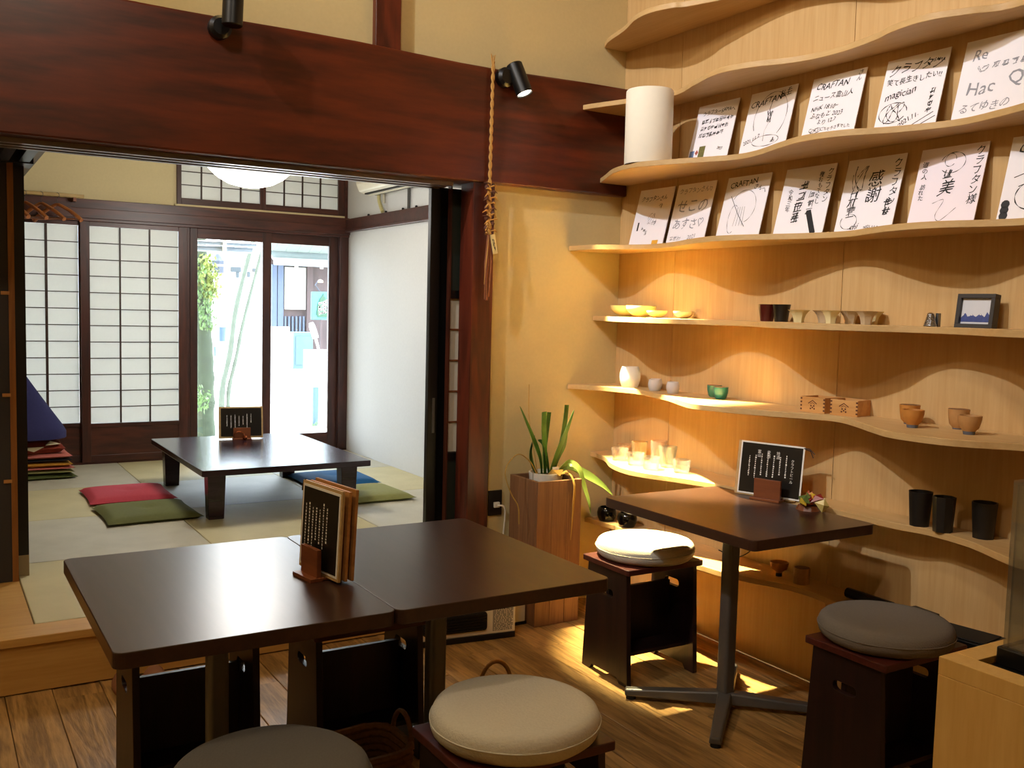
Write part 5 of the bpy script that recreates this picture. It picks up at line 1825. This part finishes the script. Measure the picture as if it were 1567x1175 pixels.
hb(413, 540, 398, 622, 0, .2, 'wall', 'house_wood')
for u0, u1 in ((414, 423), (423, 433)):
    hb(u0, u1 - .5, 405, 560, -.06, 0, 'door_board', 'house_blue')
hb(434, 466, 410, 473, -.08, 0, 'screen_panel', 'screen')
for k in range(6):
    hb(434 + k * 5.6, 436.5 + k * 5.6, 484, 512, -.06, 0, 'lattice_bar', 'house_blue')
hb(466, 476, 405, 600, -.1, 0, 'pillar', 'house_wood')
ge = at(455, 403, Yh) - o
MB().tube([(at(405, 401, Yh).x - o.x, -.55, ge.z - .02), (at(540, 404, Yh).x - o.x, -.55, ge.z - .02)], .05, 10).obj('gutter', 'gutter', r)
for k in range(4):
    u = 438 + k * 38
    MB().tube([(at(u, 402, Yh).x - o.x, -.55, ge.z - .1), (at(u, 402, Yh).x - o.x, -.55, ge.z + .03)], .03, 8).obj('gutter_clip', 'white_plastic', r)
tile = MB().prism([(0.10 * math.cos(t), .045 * math.sin(t)) for t in [math.pi * i / 6 for i in range(7)]], 0, .30, Matrix.Rotation(math.radians(90 - 24), 4, 'X')).mesh('roof_tile')
nx = 0
for row in range(6):
    for k in range(9):
        x = at(415, 400, Yh).x - o.x - .25 + k * .205 + (row % 2) * .1
        mesh_obj('roof_tile', tile, 'roof_tile', r, loc=(x, -.60 + row * .26, ge.z + .04 + row * .118 + .13))
MB().add([(at(402, 400, Yh).x - o.x, -.6, ge.z + .01), (at(545, 400, Yh).x - o.x, -.6, ge.z + .01), (at(545, 400, Yh).x - o.x, 2.2, ge.z + 1.25), (at(402, 400, Yh).x - o.x, 2.2, ge.z + 1.25),
          (at(402, 400, Yh).x - o.x, -.6, ge.z + .06), (at(545, 400, Yh).x - o.x, -.6, ge.z + .06), (at(545, 400, Yh).x - o.x, 2.2, ge.z + 1.3), (at(402, 400, Yh).x - o.x, 2.2, ge.z + 1.3)],
         [(0, 1, 2, 3), (4, 7, 6, 5), (0, 4, 5, 1), (1, 5, 6, 2), (2, 6, 7, 3), (3, 7, 4, 0)]).obj('roof_deck', 'roof_tile', r)
# things in front of the house
def outdoor(name, u, v, Y, label, cat):
    p = at(u, v, Y)
    e = empty(name, (p.x, Y, GZ))
    return tag(e, label, cat), Vector((p.x, Y, GZ))


def ob(e, o, Y, u0, u1, v0, v1, d0_, d1_, nm, mt, **k):
    a, b = at(u0, v1, Y) - o, at(u1, v0, Y) - o
    return MB().box(a.x, b.x, d0_, d1_, max(a.z, 0), b.z).obj(nm, mt, e, **k)


Y1 = 15.6
e, o1 = outdoor('metal_cabinet', 458, 560, Y1, 'pale blue metal cabinet in front of the old house', 'cabinet')
M['cab_blue'] = plain('pale_blue_metal', '#39555e', rough=.5)
ob(e, o1, Y1, 443, 473, 508, 563, -.2, .2, 'cabinet_body', 'cab_blue', bevel=.01)
ob(e, o1, Y1, 446, 469, 514, 557, -.215, -.2, 'cabinet_door', 'cab_blue', bevel=.005)
ob(e, o1, Y1, 443, 473, 563, 640, -.15, .15, 'stand', 'white_wall')
Y2 = 14.6
e, o2 = outdoor('sign_board', 428, 560, Y2, 'plain white board standing in the yard', 'board')
ob(e, o2, Y2, 413, 443, 500, 680, 0, .05, 'panel', 'white_wall')
e, o3 = outdoor('shop_sign', 492, 470, 16.0, 'pale blue shop sign with a green bell shaped emblem', 'sign')
Y3 = 16.0
M['sign_blue'] = plain('sign_pale_blue', '#2c6f76', rough=.5)
M['sign_green'] = plain('sign_green', '#023f26', rough=.5)
ob(e, o3, Y3, 477, 506, 447, 489, 0, .06, 'panel', 'sign_blue', bevel=.01)
ob(e, o3, Y3, 490, 494, 489, 620, .01, .05, 'post', 'house_wood')
cc = at(494, 470, Y3) - o3
sx = (at(494, 470, Y3) - at(484, 470, Y3)).x
pts = [(-.95, -.75), (-.7, -1.0), (.7, -1.0), (.95, -.75), (.8, .2), (.45, .85), (.15, 1.1), (0, 1.35), (-.15, 1.1), (-.45, .85), (-.8, .2)]
MB().prism([(x * sx * 1.05, z * sx * 1.45) for x, z in pts], 0, .02, T(cc.x, 0, cc.z) @ Matrix.Rotation(math.pi / 2, 4, 'X')).obj('green_emblem', 'sign_green', e)
mb = MB()
q = random.Random(6)
for k in range(4):
    z = cc.z + sx * (.55 - k * .5)
    for j in range(4):
        kanji(mb, cc.x - sx * .55 + j * sx * .36, z + j * .012, sx * .32, 200 + k * 5 + j, .012, -.024)
tag(mb.obj('sign_lettering', 'white_print', e, recalc=False), kind='stuff')
e, o4 = outdoor('yard_lamp', 490, 432, 16.2, 'small lit lamp on a bent arm above the green sign', 'lamp')
p = at(490, 432, 16.2) - o4
MB().lathe([(0, 0), (.05, .0), (.045, .03), (.01, .05), (0, .05)], 14, T(p.x, 0, p.z)).obj('lamp_head', emit('warm_lamp', '#ffd89a', 2.5), e)
g2 = at(492, 449, 16.2) - o4
MB().tube([(p.x - .03, 0, p.z + .04), (p.x - .09, 0, p.z - .05), (g2.x, .02, g2.z), (g2.x, .05, 0)], .012, 6).obj('lamp_arm', 'lantern_dark', e)
e, o5 = outdoor('paddle_sign', 480, 520, 14.9, 'white paddle shaped sign leaning in the yard', 'sign')
a, b, c = at(476, 494, 14.9) - o5, at(483, 517, 14.9) - o5, at(489, 540, 14.9) - o5
MB().tube([tuple(a), tuple(a * .75 + b * .25), tuple(b)], [.035, .05, .05], 10).obj('paddle_blade', 'white_wall', e, smooth=True)
MB().tube([tuple(b), tuple(c), (c.x + .12, .1, 0)], .022, 8).obj('paddle_handle', 'white_wall', e)
e, o6 = outdoor('low_wall', 488, 545, 14.2, 'pale low wall in the yard under the green sign', 'wall')
ob(e, o6, 14.2, 472, 510, 536, 630, 0, .25, 'coping', 'white_wall')
e, o7 = outdoor('bollard', 483, 620, 11.8, 'dark blue post in the bright yard', 'post')
ob(e, o7, 11.8, 479, 488, 592, 660, 0, .07, 'post_body', plain('bollard_blue', '#2c4a66', rough=.5), bevel=.008)
q = random.Random(8)
for k in range(9):
    x = q.uniform(-.08, .08)
    MB().tube([(x, -.06, 0), (x + q.uniform(-.04, .04), -.08, q.uniform(.06, .14))], [.006, .002], 5).obj('grass_blade', 'foliage_mid', e)
